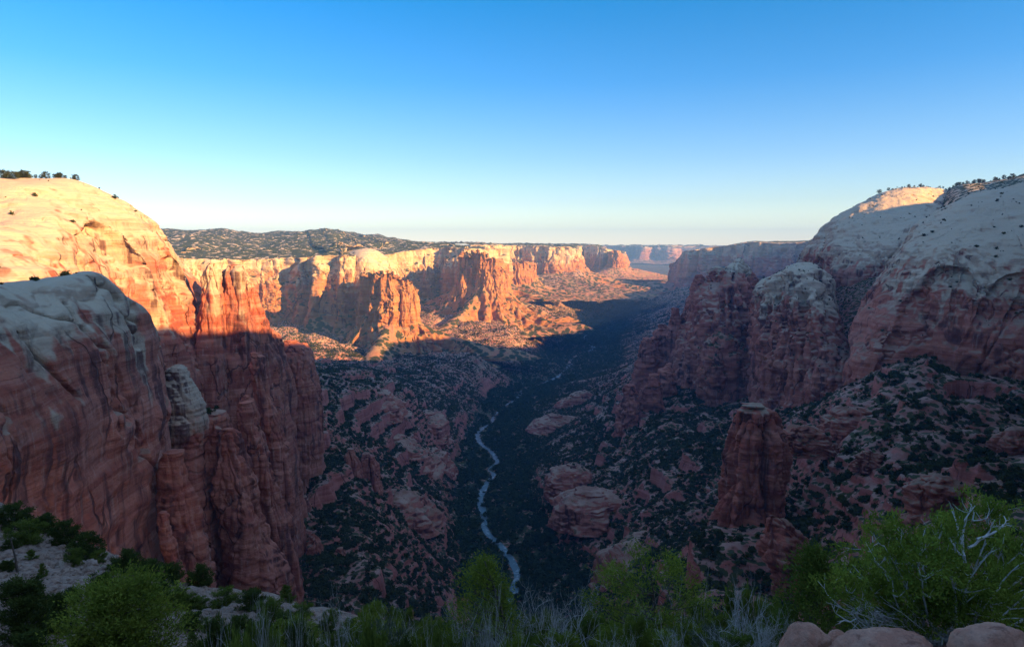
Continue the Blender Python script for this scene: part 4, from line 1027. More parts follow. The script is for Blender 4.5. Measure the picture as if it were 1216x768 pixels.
def ico(sub):
    import bmesh
    bm = bmesh.new(); bmesh.ops.create_icosphere(bm, subdivisions=sub, radius=1)
    V = np.array([v.co[:] for v in bm.verts]); F = np.array([[v.index for v in f.verts] for f in bm.faces]); bm.free()
    return V, F
def blob(sub, nspike, rng, ssize=0.34):
    """small far juniper: lumpy core with ragged leaf sprays; unit size, base at z=0"""
    V, F = ico(sub)
    k = 0.72 + 0.38*fbm(V[:, 0]*1.3 + rng.uniform(0, 90), V[:, 1]*1.3, V[:, 2]*1.3, 2)
    V = V*k[:, None]*np.array([0.5, 0.5, 0.48]) + np.array([0, 0, 0.5])
    Vs, Fs = [V], [F]; n = len(V)
    if nspike:
        d = rng.normal(size=(nspike, 3)); d /= np.linalg.norm(d, axis=1, keepdims=True); d[:, 2] = np.abs(d[:, 2])*1.0 - 0.25
        c = d*np.array([0.5, 0.5, 0.48])*rng.uniform(0.7, 1.05, (nspike, 1)) + np.array([0, 0, 0.48])
        t = rng.normal(size=(nspike, 3, 3))*ssize*0.45
        Vs.append((c[:, None] + t).reshape(-1, 3)); Fs.append(np.arange(nspike*3).reshape(-1, 3) + n)
    return np.concatenate(Vs), np.concatenate(Fs)
BRNG = np.random.default_rng(21)
LOD = {0: [blob(2, 90, BRNG) for _ in range(6)], 1: [blob(1, 34, BRNG, 0.4) for _ in range(6)], 2: [blob(1, 6, BRNG, 0.5) for _ in range(5)], 3: [blob(0, 0, BRNG) if False else blob(1, 0, BRNG) for _ in range(4)]}

_b = BP[..., 2]
_k = _b.copy()
for _ in range(10):
    _k[1:-1, 1:-1] = (_k[:-2, 1:-1] + _k[2:, 1:-1] + _k[1:-1, :-2] + _k[1:-1, 2:])/4
BCURV = np.clip((_k - _b)/1.5, -1.5, 1.5)      # hollows positive: denser growth along drainages
cand = []     # x, y, z, height, width, zone
for P, N, nm in REG:
    if nm in ('fg',): continue
    c = (P[:-1, :-1] + P[1:, :-1] + P[1:, 1:] + P[:-1, 1:])/4
    d1 = P[1:, 1:] - P[:-1, :-1]; d2 = P[1:, :-1] - P[:-1, 1:]
    n = np.cross(d1, d2); a = np.linalg.norm(n, axis=-1)/2
    nz = np.abs(n[..., 2])/(2*a + 1e-9)
    c = c.reshape(-1, 3); a = a.ravel(); nz = nz.ravel()
    x, y, z = c.T
    near = (y < (6800 if nm == 'base' else 3300)) & (y > 60)
    fl = z - floor_z(y)
    clump = fbm(x/45, y/45, None, 3)
    if nm == 'base':
        valley = sstep(34, 10, fl)
        gl = BCURV[:-1, :-1].ravel()
        low = sstep(-230, -330, z)
        lam = (0.060 + 0.05*low)*sstep(0.58, 0.78, nz)*(0.08+0.92*sstep(-0.25 - 0.25*low, 0.35 - 0.2*low, clump + 0.5*gl))
        lam = lam*(1 - valley) + valley*0.024*sstep(-0.8, 0.1, clump)*sstep(0.7, 0.85, nz)
        ia = (y > 900); 
        rdst = river_dist(x, y); lam = lam*(rdst > 10.5)
        gully = sstep(0.1, 0.5, fbm(x/120+4, y/120, None, 2)); lam = lam*(1 + 0.8*gully)
        lam = lam*np.where(y > 2400, 0.6, 1.0)*np.where(y > 3500, 0.45, 1.0)
    elif nm in ('canyon_wall', 'distant_mesa', 'distant_plateau', 'rock_butte'):
        lam = 0.004*sstep(0.6, 0.8, nz)*(y < 3300)*sstep(-0.4, 0.3, clump)
    elif nm == 'gully_slope': lam = 0.014*sstep(0.45, 0.7, nz)
    elif nm == 'plateau': lam = 0.006*sstep(0.5, 0.8, nz)*sstep(-0.4, 0.3, clump)
    elif nm == 'rock_block': lam = 0.02*sstep(0.6, 0.8, nz)
    elif nm == 'rock_outcrop': lam = 0.012*sstep(0.75, 0.9, nz)*sstep(-0.2, 0.4, clump)
    elif nm == 'sandstone_dome': lam = 0.0045*sstep(0.74, 0.90, nz)*sstep(-0.2, 0.4, fbm(x/30, y/30, None, 2))
    elif nm in ('sandstone_cliff',): lam = 0.003*sstep(0.86, 0.96, nz)
    elif nm in ('sandstone_tower', 'sandstone_buttress'): lam = 0.010*sstep(0.6, 0.8, nz)*sstep(-0.3, 0.3, clump)
    else: continue
    ex = lam*a*near
    cnt = RNG.poisson(np.clip(ex, 0, 3))
    idx = np.repeat(np.arange(len(c)), cnt)
    if not len(idx): continue
    q = c[idx] + np.stack([RNG.uniform(-.5, .5, len(idx))*np.sqrt(a[idx]), RNG.uniform(-.5, .5, len(idx))*np.sqrt(a[idx]), np.zeros(len(idx))], 1)*0.6
    vis = seen(q + np.array([0, 0, 2.0]))
    q = q[vis]; f = fl[idx][vis]
    if nm == 'base':
        tall = sstep(34, 8, f)
        h = (1.3 + 5.2*RNG.uniform(0, 1, len(q))**1.9)*(1 - tall) + RNG.uniform(5, 10, len(q))*tall
    else:
        tall = np.zeros(len(q)); h = 1.0 + 3.6*RNG.uniform(0, 1, len(q))**1.7
    h = h*np.where(q[:, 1] > 3300, 1.5, 1.0); wd = h*RNG.uniform(0.85, 1.25, len(q))*np.where(q[:, 1] > 3300, 1.3, 1.0)
    zone = 1 if nm == 'base' else 2
    cand.append(np.concatenate([q, h[:, None], wd[:, None], tall[:, None], np.full((len(q), 1), zone)], 1))
cand = np.concatenate(cand)
_, _, cd = project(cand[:, :3])
app = cand[:, 3]/cd
order = np.argsort(-app)
print('far trees', len(cand))
N_IND = 270
ind, rest = cand[order[:N_IND]], cand[order[N_IND:]]

def merged(name, rows, mat, depth):
    Vs, Fs, Tv, n = [], [], [], 0
    lod = np.digitize(rows[:, 3]/depth*FPX, [1.6, 3.2, 7.0])      # pixels tall
    for li, key in ((3, 0), (2, 1), (1, 2), (0, 3)):
        sel = rows[lod == li]
        if not len(sel): continue
        var = RNG.integers(0, len(LOD[key]), len(sel))
        for v, (bv, bf) in enumerate(LOD[key]):
            s = sel[var == v]
            if not len(s): continue
            th = RNG.uniform(0, 6.28, len(s)); cs, sn = np.cos(th), np.sin(th)
            X = (bv[None, :, 0]*cs[:, None] - bv[None, :, 1]*sn[:, None])*s[:, 4, None] + s[:, 0, None]
            Yv = (bv[None, :, 0]*sn[:, None] + bv[None, :, 1]*cs[:, None])*s[:, 4, None] + s[:, 1, None]
            Z = bv[None, :, 2]*s[:, 3, None] + s[:, 2, None] - 0.15*s[:, 3, None]
            Vs.append(np.stack([X, Yv, Z], -1).reshape(-1, 3))
            Fs.append((bf[None] + (np.arange(len(s))*len(bv))[:, None, None]).reshape(-1, 3) + n)
            Tv.append(np.repeat(RNG.uniform(0, 1, len(s)), len(bv)))
            n += len(s)*len(bv)
    o = new_mesh_obj(name, np.concatenate(Vs), tris=np.concatenate(Fs), mat=mat, smooth=False, attrs={'tv': np.concatenate(Tv)})
    return tag(o, kind='stuff')
dr = project(rest[:, :3])[2]
low = rest[:, 5] < 0.5
merged('juniper_woodland', rest[low], M['scrub'], dr[low])
merged('valley_forest', rest[~low], M['forest'], dr[~low])

# the largest of them, one object each
proto = []
for v, (bv, bf) in enumerate([blob(2, 150, BRNG, 0.26) for _ in range(7)]):
    o = new_mesh_obj('juniper_bush', bv, tris=bf, mat=M['scrub'], smooth=False, attrs={'tv': np.full(len(bv), BRNG.uniform(0, 1))}); proto.append(o)
used = [False]*7
LABS = {'r': ('dark juniper dotting the shaded brushy slope under the right-hand domes', 'junipers dotting the right slope'),
        'l': ('dark juniper dotting the shaded talus left of the river', 'junipers dotting the left talus'),
        't': ('dark juniper rooted on the bare rock of a cliff or dome', 'junipers growing on the bare rock')}
for r in ind:
    v = int(RNG.integers(0, 7))
    if not used[v]: o = proto[v]; used[v] = True
    else: o = proto[v].copy(); COL.objects.link(o)
    o.location = (r[0], r[1], r[2] - 0.12*r[3]); o.scale = (r[4], r[4], r[3]); o.rotation_euler = (0, 0, RNG.uniform(0, 6.28))
    key = 't' if r[6] == 2 else ('r' if r[0] > 40 else 'l')
    tag(o, LABS[key][0], 'juniper', LABS[key][1])
# ------------------------------------------------------------------ trees and shrubs with limbs and leaves
def tubes(lines, sides=4):
    """lines: list of (points (n,3), radii (n,)) -> one vertex/quad set"""
    Vs, Qs, n = [], [], 0
    ang = np.linspace(0, 2*math.pi, sides, endpoint=False); ca, sa = np.cos(ang), np.sin(ang)
    for P, r in lines:
        P = np.asarray(P, float); r = np.asarray(r, float); k = len(P)
        t = np.gradient(P, axis=0); t /= np.linalg.norm(t, axis=1, keepdims=True) + 1e-9
        ref = np.where(np.abs(t[:, 2:3]) > 0.9, np.array([[1.0, 0, 0]]), np.array([[0, 0, 1.0]]))
        a = np.cross(t, ref); a /= np.linalg.norm(a, axis=1, keepdims=True) + 1e-9; b = np.cross(t, a)
        ring = P[:, None] + (a[:, None]*ca[None, :, None] + b[:, None]*sa[None, :, None])*r[:, None, None]
        Vs.append(ring.reshape(-1, 3))
        i, j = np.meshgrid(np.arange(k-1), np.arange(sides), indexing='ij'); j1 = (j+1) % sides
        Qs.append((np.stack([i*sides+j, i*sides+j1, (i+1)*sides+j1, (i+1)*sides+j], -1).reshape(-1, 4)) + n)
        n += k*sides
    return np.concatenate(Vs), np.concatenate(Qs)

def sprays(centers, dirs, per, spread, length, width, rng):
    """leaf sprays: slim triangles pointing outwards around each clump centre"""
    n = len(centers)*per
    c = np.repeat(centers, per, 0); d0 = np.repeat(dirs, per, 0)
    off = rng.normal(size=(n, 3))*spread*np.array([1, 1, 0.7])
    d = d0*0.8 + rng.normal(size=(n, 3))*0.65 + np.array([0, 0, 0.35]); d /= np.linalg.norm(d, axis=1, keepdims=True)
    s = rng.normal(size=(n, 3)); s -= d*(s*d).sum(1, keepdims=True); s /= np.linalg.norm(s, axis=1, keepdims=True) + 1e-9
    L = length*rng.uniform(0.6, 1.35, (n, 1)); w = width*rng.uniform(0.6, 1.3, (n, 1))
    p = c + off
    V = np.stack([p - s*w*0.5, p + s*w*0.5, p + d*L], 1).reshape(-1, 3)
    tv = np.repeat(np.repeat(rng.uniform(0, 1, len(centers)), per)*0.7 + rng.uniform(0, 0.3, n), 3)
    return V, np.arange(n*3).reshape(-1, 3), tv

def curve(a, b, bow, n, rng, wig=0.0):
    t = np.linspace(0, 1, n)[:, None]
    p = a + (b-a)*t + bow*np.sin(t*math.pi)
    if wig: p = p + np.cumsum(rng.normal(size=(n, 3))*wig, 0)*np.sin(t*math.pi)**0.5
    return p

def tree_meshes(H, Rw, style, rng, clumps=110, per=34, leaf=0.065, trunk_r=None, spread=None):
    """returns wood (V, Q), leaves (V, F, tv); base at origin, height H, crown radius Rw"""
    tr = trunk_r or 0.028*H
    lean = rng.normal(size=2)*0.05*H
    tops = 0.97 if style == 'cone' else 0.8
    tk = curve(np.array([0, 0, -0.3*H*0.3]), np.array([lean[0], lean[1], H*tops]), np.array([rng.normal()*0.05*H, rng.normal()*0.05*H, 0]), 9, rng, 0.008*H)
    lines = [(tk, np.linspace(tr, tr*0.18, 9))]
    cs, ds = [], []
    nl = max(14, clumps//4)
    for i in range(nl):
        u = (i + rng.uniform(0, 1))/nl
        th = i*2.399 + rng.normal()*0.4
        if style == 'cone':
            h = H*(0.10 + 0.86*u); rad = Rw*(1 - u)**0.72*rng.uniform(0.65, 1.12) + 0.03*H
        elif style == 'open':
            h = H*(0.22 + 0.76*u); rad = Rw*(0.55 + 0.45*math.sin(u*3.0))*rng.uniform(0.5, 1.15)
        else:
            h = H*(0.16 + 0.80*u); rad = Rw*math.sqrt(max(0.05, 1 - ((u-0.38)/0.66)**2))*rng.uniform(0.62, 1.1)
        tip = np.array([math.cos(th)*rad, math.sin(th)*rad, h])
        hb = max(0.05*H, h - rad*rng.uniform(0.25, 0.6))
        k = np.clip(hb/(H*tops), 0, 0.98)
        base = np.array([np.interp(k, np.linspace(0, 1, 9), tk[:, j]) for j in range(3)])
        limb = curve(base, tip, np.array([0, 0, -0.12*rad]), 6, rng, 0.02*rad)
        r0 = max(0.006*H, tr*0.45*(1-u))
        lines.append((limb, np.linspace(r0, r0*0.25, 6)))
        out = np.array([math.cos(th), math.sin(th), 0.45])
        nc = 4 if style != 'open' else 3
        for q in range(nc):
            f = 1.0 - 0.22*q if style != 'open' else 1.0 - 0.10*q
            c = limb[0] + (limb[-1]-limb[0])*f + rng.normal(size=3)*0.16*rad*np.array([1, 1, 0.6])*(q > 0)
            cs.append(c); ds.append(out)
            if q: lines.append((curve(limb[3], c, np.zeros(3), 3, rng), np.array([r0*0.4, r0*0.3, r0*0.15])))
    if style == 'cone':
        for q in range(3): cs.append(tk[-1] - np.array([0, 0, 0.04*H*q])); ds.append(np.array([0, 0, 1.0]))
    cs = np.array(cs); ds = np.array(ds)
    sp = spread or 0.105*Rw
    LV, LF, tv = sprays(cs, ds, per, sp, leaf, leaf*0.46, rng)
    return tubes(lines, 5), (LV, LF, tv)

def dead_meshes(H, Rw, rng, stems=16, lev=3):
    """bare grey shrub: forking stems"""
    lines = []
    def grow(p, d, L, r, l):
        n = 5
        pts = [p]; dd = d.copy()
        for i in range(n-1):
            dd = dd + rng.normal(size=3)*0.25 + np.array([0, 0, 0.04]); dd /= np.linalg.norm(dd)
            pts.append(pts[-1] + dd*L/(n-1))
        pts = np.array(pts)
        lines.append((pts, np.linspace(r, r*0.45, n)))
        if l <= 0: return
        for q in range(rng.integers(2, 4)):
            k = rng.integers(1, n)
            nd = dd + rng.normal(size=3)*0.55 + np.array([0, 0, 0.15]); nd /= np.linalg.norm(nd)
            grow(pts[k], nd, L*rng.uniform(0.45, 0.75), r*0.55, l-1)
    for s in range(stems):
        th = rng.uniform(0, 6.28); o = rng.uniform(0.25, 1.3)
        d = np.array([math.cos(th)*o*Rw, math.sin(th)*o*Rw, H*rng.uniform(0.6, 1.0)]); L = np.linalg.norm(d)*rng.uniform(0.5, 0.72)
        grow(np.array([math.cos(th), math.sin(th), 0])*0.06*Rw, d/np.linalg.norm(d), L, 0.010*H*rng.uniform(0.7, 1.3) + 0.002, lev)
    return tubes(lines, 3)

def plant(name, label, cat, loc, wood, leaves, wmat, lmat, group=None, trunk='trunk', crown='crown'):
    e = bpy.data.objects.new(name, None); COL.objects.link(e); e.location = loc; e.empty_display_size = 0.2
    tag(e, label, cat, group)
    if wood is not None:
        o = new_mesh_obj(trunk, wood[0], quads=wood[1], mat=wmat); o.parent = e
    if leaves is not None:
        o = new_mesh_obj(crown, leaves[0], tris=leaves[1], mat=lmat, smooth=False, attrs={'tv': leaves[2]}); o.parent = e
    return e
def copy_plant(src, loc, sc, rz, label, group=None):
    e = src.copy(); COL.objects.link(e); e.location = loc; e.scale = sc; e.rotation_euler = (0, 0, rz)
    for ch in src.children:
        c = ch.copy(); COL.objects.link(c); c.parent = e
    tag(e, label, None, group)
    return e
def ground(px, Y, py=740):
    q = W(px, py, Y); return np.array([q[0], q[1], float(fg_z(q[0], q[1]))])
def at_top(px, pytop, Y):
    """base on the ground and height so that the top shows at (px, pytop)"""
    t = W(px, pytop, Y); g = float(fg_z(t[0], t[1])); return np.array([t[0], t[1], g]), t[2] - g
def hit_ground(px, py, lo=3, hi=140):
    Y = np.geomspace(lo, hi, 400); q = W(np.full(400, px), np.full(400, py), Y)
    dz = q[:, 2] - fg_z(q[:, 0], q[:, 1])
    k = np.argmax(dz < 0) if (dz < 0).any() else 250
    return Y[k]

rg = np.random.default_rng(77)
# --- the trees that stand out along the bottom edge
def hero(px, top, wpx, Y, style, mat, name, label, cat, per=40, clumps=150, leaf=0.06, **k):
    b, H = at_top(px, top, Y); Rw = wpx/FPX*Y/2
    b[2] -= 0.05
    wd, lv = tree_meshes(H, Rw, style, rg, clumps=clumps, per=per, leaf=leaf, **k)
    return plant(name, label, cat, b, wd, lv, M['bark'], mat)
hero(572, 656, 124, 13, 'cone', M['leaf_bright'], 'pinyon_pine', 'bright green conical pine in the middle of the bottom edge, in front of the river', 'pine tree', per=70, clumps=230, leaf=0.055)
hero(768, 655, 150, 12, 'open', M['leaf_bright'], 'pinyon_pine', 'open-crowned bright green pine with bare grey limbs showing at the top', 'pine tree', per=90, clumps=150, leaf=0.055, spread=0.11)
hero(968, 642, 118, 10, 'cone', M['leaf_mid'], 'pinyon_pine', 'darker green conical tree beside the pink boulders', 'pine tree', per=70, clumps=220, leaf=0.05)
hero(140, 683, 142, 24, 'round', M['leaf_bright'], 'juniper_tree', 'large bright green juniper at the bottom left, biggest crown on the scree slope', 'juniper', per=90, clumps=320, leaf=0.13)
hero(22, 684, 62, 30, 'round', M['leaf_dark'], 'juniper_tree', 'dark round juniper at the left edge on pale scree', 'juniper', per=80, clumps=200, leaf=0.13)
hero(1200, 622, 90, 9, 'round', M['leaf_bright'], 'pinyon_pine', 'bright green tree behind the grey-limbed shrub, cut off by the right edge', 'pine tree', per=80, clumps=220, leaf=0.06)

# --- the big shrub with grey limbs on the right
def big_shrub():
    rng = np.random.default_rng(9)
    Y = 6.3; base = W(1112, 757, Y); base[2] = float(fg_z(base[0], base[1])) - 0.02
    s = Y/FPX
    lines, cs, ds = [], [], []
    base_up = W(1112, 757, Y)[2] - base[2]
    def pt(px, py, dy=0.0):
        q = W(px, py, Y + dy); return q - base
    limbs = [(1005,700,-.2),(1012,670,.1),(1035,655,.3),(1050,648,.0),(1075,640,.2),(1098,628,.3),(1115,640,-.2),(1140,612,.4),(1155,618,.2),(1175,628,.3),(1195,640,.4),(1212,655,.1),(1230,690,-.1),(1240,720,.1),(1000,722,-.1),(1010,738,-.35),(1035,735,-.4),(1060,690,-.3),(1090,672,-.35),(1130,665,-.35),(1165,668,-.3),(1190,690,-.3),(1250,660,.4),(1068,660,.5),(1120,625,.6),(1180,650,.7),(1030,690,.6),(1215,700,.5)]
    o0 = np.array([0, 0, base_up*0.4])
    for (px, py, dy) in limbs:
        tip = pt(px, py, dy)
        st = o0 + rng.normal(size=3)*0.05
        limb = curve(st, tip, np.array([0, 0, -0.10*np.linalg.norm(tip-st)]) + rng.normal(size=3)*0.05, 9, rng, 0.012)
        r0 = rng.uniform(0.015, 0.026)
        lines.append((limb, np.linspace(r0, 0.004, 9)))
        low = py > 715
        for q in range(9):
            k = rng.integers(3, 9); a = limb[k]
            d = (limb[k]-limb[k-1]); d /= np.linalg.norm(d); d = d + rng.normal(size=3)*0.6 + np.array([0, 0, 0.25]); d /= np.linalg.norm(d)
            L = rng.uniform(0.12, 0.34)
            tw = curve(a, a + d*L, rng.normal(size=3)*0.03, 5, rng, 0.008)
            lines.append((tw, np.linspace(0.0065, 0.0025, 5)))
            for w_ in range(2):
                k2 = rng.integers(1, 5); dd = d + rng.normal(size=3)*0.6; dd /= np.linalg.norm(dd)
                lines.append((curve(tw[k2], tw[k2] + dd*L*0.5, np.zeros(3), 3, rng), np.array([0.003, 0.002, 0.0012])))
                if not low: cs.append(tw[k2] + dd*L*0.5); ds.append(dd)
            if not low or rng.uniform() < 0.25:
                cs.append(tw[-1]); ds.append(d)
    # bare twigs fanning out low on the left
    for q in range(90):
        px = rng.uniform(1000, 1090); py = rng.uniform(705, 752)
        tip = pt(px, py, rng.uniform(-.45, .2)); st = o0 + (tip - o0)*rng.uniform(0.1, 0.5) + rng.normal(size=3)*0.03
        lines.append((curve(st, tip, rng.normal(size=3)*0.03, 5, rng, 0.008), np.linspace(0.005, 0.0016, 5)))
    # dead snag rising above the leaves
    for (x0, y0, x1, y1) in [(1146,668,1130,605),(1146,668,1158,600),(1150,650,1180,618),(1146,660,1112,612),(1160,640,1192,612),(1100,700,1098,630),(1085,715,1050,660)]:
        a, b = pt(x0, y0, -.1), pt(x1, y1, 0.05)
        ln = curve(a, b, rng.normal(size=3)*0.03, 7, rng, 0.008); lines.append((ln, np.linspace(0.014, 0.004, 7)))
        for q in range(5):
            k = rng.integers(2, 7); d = rng.normal(size=3)*0.6 + (b-a)/np.linalg.norm(b-a); d /= np.linalg.norm(d)
            lines.append((curve(ln[k], ln[k] + d*rng.uniform(.06, .16), rng.normal(size=3)*.01, 4, rng, .005), np.linspace(.004, .0012, 4)))
    cs = np.array(cs); ds = np.array(ds)
    LV = sprays(cs, ds, 62, 0.045, 0.042, 0.017, rng)
    return plant('juniper_shrub', 'large spreading green shrub with many grey limbs, behind the pink boulders at lower right', 'shrub', base, tubes(lines, 5), LV, M['deadwood'], M['leaf_bright'], trunk='limbs', crown='foliage')
big_shrub()

# --- shrubs of the slope: a few kinds, each built once and copied
kinds = {}
for key, style, mat, H, Rw, cl, per, lf in [('dark_a', 'round', 'leaf_dark', 2.2, 1.3, 110, 60, .17), ('dark_b', 'round', 'leaf_dark', 2.2, 1.2, 90, 60, .17), ('mid_a', 'round', 'leaf_mid', 2.2, 1.3, 110, 60, .15), ('mid_b', 'cone', 'leaf_mid', 2.4, 1.0, 90, 60, .15), ('bright', 'round', 'leaf_bright', 2.2, 1.2, 110, 60, .14), ('sage', 'round', 'sage', 2.0, 1.4, 60, 50, .12)]:
    kinds[key] = (style, M[mat], H, Rw, tree_meshes(H, Rw, style, rg, clumps=cl, per=per, leaf=lf, trunk_r=0.05), [])
def shrub(kind, px, top, wpx, Y, name, label, cat, group=None):
    style, mat, H, Rw, (wd, lv), first = kinds[kind]
    b, h = at_top(px, top, Y)
    h = max(h, 0.35*wpx/FPX*Y)
    sc = np.array([wpx/FPX*Y/2/Rw, wpx/FPX*Y/2/Rw, h/H]); b[2] -= 0.04*h
    if not first:
        e = plant(name, label, cat, b, wd, lv, M['bark'], mat, group); e.scale = sc; first.append(e)
    else:
        e = copy_plant(first[0], b, sc, rg.uniform(0, 6.28), label, group); e['category'] = cat; e.name = name
    return e
SL = [ # kind, px, top, width, py at the foot
 ('dark_a',14,597,46,628),('mid_a',30,617,42,646),('dark_b',50,609,34,634),('dark_a',77,617,34,647),('dark_b',101,631,38,664),('mid_a',88,650,22,672),('dark_b',8,664,20,680),('mid_b',50,668,12,688),
 ('dark_a',62,704,52,752),('dark_b',84,697,22,718),('dark_b',120,679,32,704),('mid_a',117,653,20,668),('dark_a',150,652,36,684),('dark_b',176,664,36,690),('dark_a',198,668,36,694),('dark_a',237,670,30,698),
 ('dark_b',190,690,30,716),('mid_a',208,698,34,722),('mid_a',224,704,26,722),('dark_a',228,726,30,748),('dark_a',284,732,48,772),('mid_a',265,698,34,722),('dark_b',298,699,38,724),('mid_a',320,711,36,738),('dark_a',334,730,46,758),
 ('mid_b',340,694,22,716),('mid_a',357,716,30,736),('bright',346,732,64,776),('mid_a',394,723,22,740),('dark_a',386,736,28,756),('mid_a',415,735,28,756),('bright',442,714,40,756),('mid_a',466,722,28,748),('dark_b',12,640,20,654),('mid_b',36,652,14,664),
 ('dark_a',30,752,60,800),('dark_b',95,760,44,800),('mid_a',236,708,24,724),('dark_b',160,690,22,706),('mid_a',138,664,18,678),
]
for i, (k, px, top, w_, foot) in enumerate(SL):
    Y = hit_ground(px, foot)
    col = {'dark_a': 'dark green', 'dark_b': 'dark green', 'mid_a': 'mid green', 'mid_b': 'slim green', 'bright': 'bright green', 'sage': 'grey-green'}[k]
    if px < 130 and foot < 690: where, grp = 'at the top of the pale scree slope by the left cliff', 'shrubs at the top of the scree'
    elif px < 260: where, grp = 'on the scree below the red fins, lower left', 'shrubs on the lower left scree'
    else: where, grp = 'on the slope edge under the leaning red fins', 'shrubs along the slope edge'
    shrub(k, px, top, w_, Y, 'juniper_shrub', f'{col} juniper bush {where}', 'shrub', grp + ', ' + col)
# the thicket along the bottom edge: green bushes between bare grey ones
BT = []
for px, top, w_, Y, k in [(250,738,50,24,'mid_a'),(318,748,50,20,'bright'),(400,748,46,20,'mid_a'),(470,738,50,18,'bright'),(520,735,50,17,'mid_a'),(500,752,44,13,'bright'),(632,738,44,15,'mid_a'),(655,722,50,20,'sage'),(685,735,46,16,'mid_b'),(705,722,40,19,'mid_a'),
                          (725,742,50,13,'bright'),(830,702,52,17,'mid_a'),(850,725,50,14,'mid_a'),(868,700,40,19,'mid_b'),(890,690,46,18,'mid_a'),(915,705,46,15,'mid_a'),(935,720,36,12,'mid_b'),(820,740,60,11,'bright'),(780,750,60,10,'bright'),(545,752,50,11,'mid_a'),(610,755,46,10,'bright'),(440,756,50,13,'mid_a'),(872,752,50,9,'mid_a'),(1020,690,40,11,'mid_a'),(1180,720,60,8,'mid_a'),(365,756,44,15,'mid_a'),(480,722,36,24,'mid_a'),(505,730,30,26,'bright'),(740,715,36,20,'mid_a')]:
    col = {'mid_a': 'mid green', 'mid_b': 'slim green', 'bright': 'bright green', 'sage': 'grey-green'}[k]
    shrub(k, px, top, w_, Y, 'green_bush', f'{col} bush in the thicket along the bottom edge', 'bush', 'thicket bushes along the bottom edge, ' + col)
for i in range(34):
    px = rg.uniform(235, 960); Y = rg.uniform(9.5, 20); k = ('mid_a', 'bright', 'mid_a', 'sage', 'dark_a')[i % 5]
    col = {'mid_a': 'mid green', 'bright': 'bright green', 'sage': 'grey-green', 'dark_a': 'dark green'}[k]
    shrub(k, px, rg.uniform(726, 756) - (6 if px > 780 else 0), rg.uniform(34, 64), Y, 'green_bush', f'{col} bush in the thicket along the bottom edge', 'bush', 'thicket bushes along the bottom edge, ' + col)
DV = [dead_meshes(1.0, 0.75, rg, stems=20, lev=3) for _ in range(4)]
dfirst = [None]*4
for i, (px, top, w_, Y, lab) in enumerate([
  (440,728,70,15,'bare grey shrub left of the conical pine, tallest of its row'),(402,738,60,14,None),(478,736,62,14,None),(520,742,50,11,None),(640,702,70,15,'bare grey-blue shrub just right of the conical pine'),(668,712,80,14,None),(695,708,56,17,None),(615,745,50,10,None),(712,745,56,10,None),
  (810,718,50,14,None),(884,688,70,10,'tall bare grey shrub with forked branches left of the pink boulders'),(910,720,60,8.5,None),(858,738,60,9,None),(800,744,50,9,None),(745,752,40,9,None),(355,752,50,14,None),(300,752,40,16,None),(940,742,36,7,None),(560,750,40,10,None),(660,745,60,10,None),(760,722,36,11,None),(540,728,40,18,None),(845,700,44,16,None)] + [(rg.uniform(250, 950), rg.uniform(728, 752), rg.uniform(36, 60), rg.uniform(9, 15), None) for _ in range(14)]):
    b, h = at_top(px, top, Y); v = i % 4; sc = np.array([w_/FPX*Y/2/0.75]*2 + [h])
    l = lab or 'bare grey twiggy shrub in the thicket along the bottom edge'
    g = None if lab else 'bare grey shrubs along the bottom edge'
    if dfirst[v] is None:
        e = plant('bare_shrub', l, 'shrub', b, DV[v], None, M['deadwood'], None, g, trunk='branches'); e.scale = sc; dfirst[v] = e
    else:
        e = copy_plant(dfirst[v], b, sc, rg.uniform(0, 6.28), l, g)
        if g is None and 'group' in e: del e['group']
# a dead stick standing on the scree
b, h = at_top(20, 640, hit_ground(26, 682)); tip = W(20, 642, b[1])
o = new_mesh_obj('dead_trunk', *[tubes([(curve(np.array([0, 0, -0.2]), np.array([-0.3, 0, 2.6]), np.array([0.03, 0, 0]), 7, rg, 0.02), np.linspace(0.10, 0.04, 7))], 6)[0]], quads=tubes([(curve(np.array([0, 0, -0.2]), np.array([-0.3, 0, 2.6]), np.array([0.03, 0, 0]), 7, rg, 0.02), np.linspace(0.10, 0.04, 7))], 6)[1], mat=M['bark'])
o.location = ground(26, hit_ground(26, 682)); tag(o, 'thin dead trunk standing upright on the pale scree at the left edge', 'dead tree')

# ------------------------------------------------------------------ boulders
def rock_mesh(rng, sub=4, sq=(1, 0.8, 0.6), rough=0.16):
    V, F = ico(sub)
    o_ = rng.uniform(0, 50, 3)
    p = V*1.1 + o_
    # facets: cut by random planes
    for k in range(9):
        n = rng.normal(size=3); n /= np.linalg.norm(n); d = rng.uniform(0.62, 0.9)
        t = V @ n; V = V - np.outer(np.maximum(t - d, 0)*0.96, n)
    k = 1 + rough*fbm(p[:, 0], p[:, 1], p[:, 2], 4) + 0.05*fbm(p[:, 0]*5, p[:, 1]*5, p[:, 2]*5, 4)
    return V*k[:, None]*np.array(sq), F
def boulder(px, py, wpx, hpx, Y, label, seed, sub=5, deep=0.8):
    c = W(px, py, Y); s = Y/FPX
    rng = np.random.default_rng(seed)
    V, F = rock_mesh(rng, sub, rough=0.13)
    V = V/np.array([np.ptp(V[:, 0]), np.ptp(V[:, 1]), np.ptp(V[:, 2])])*np.array([wpx*s, wpx*s*deep, hpx*s])
    o = new_mesh_obj('boulder', V + c, tris=F, mat=M['boulder'], origin=c - np.array([0, 0, hpx*s*0.5]))
    return tag(o, label, 'boulder')
boulder(953, 770, 74, 66, 5.4, 'lumpy pink boulder at the bottom edge, left of the row, by the grey shrub', 1)
boulder(994, 768, 44, 44, 5.6, 'small dark-stained boulder between two larger pink ones', 2)
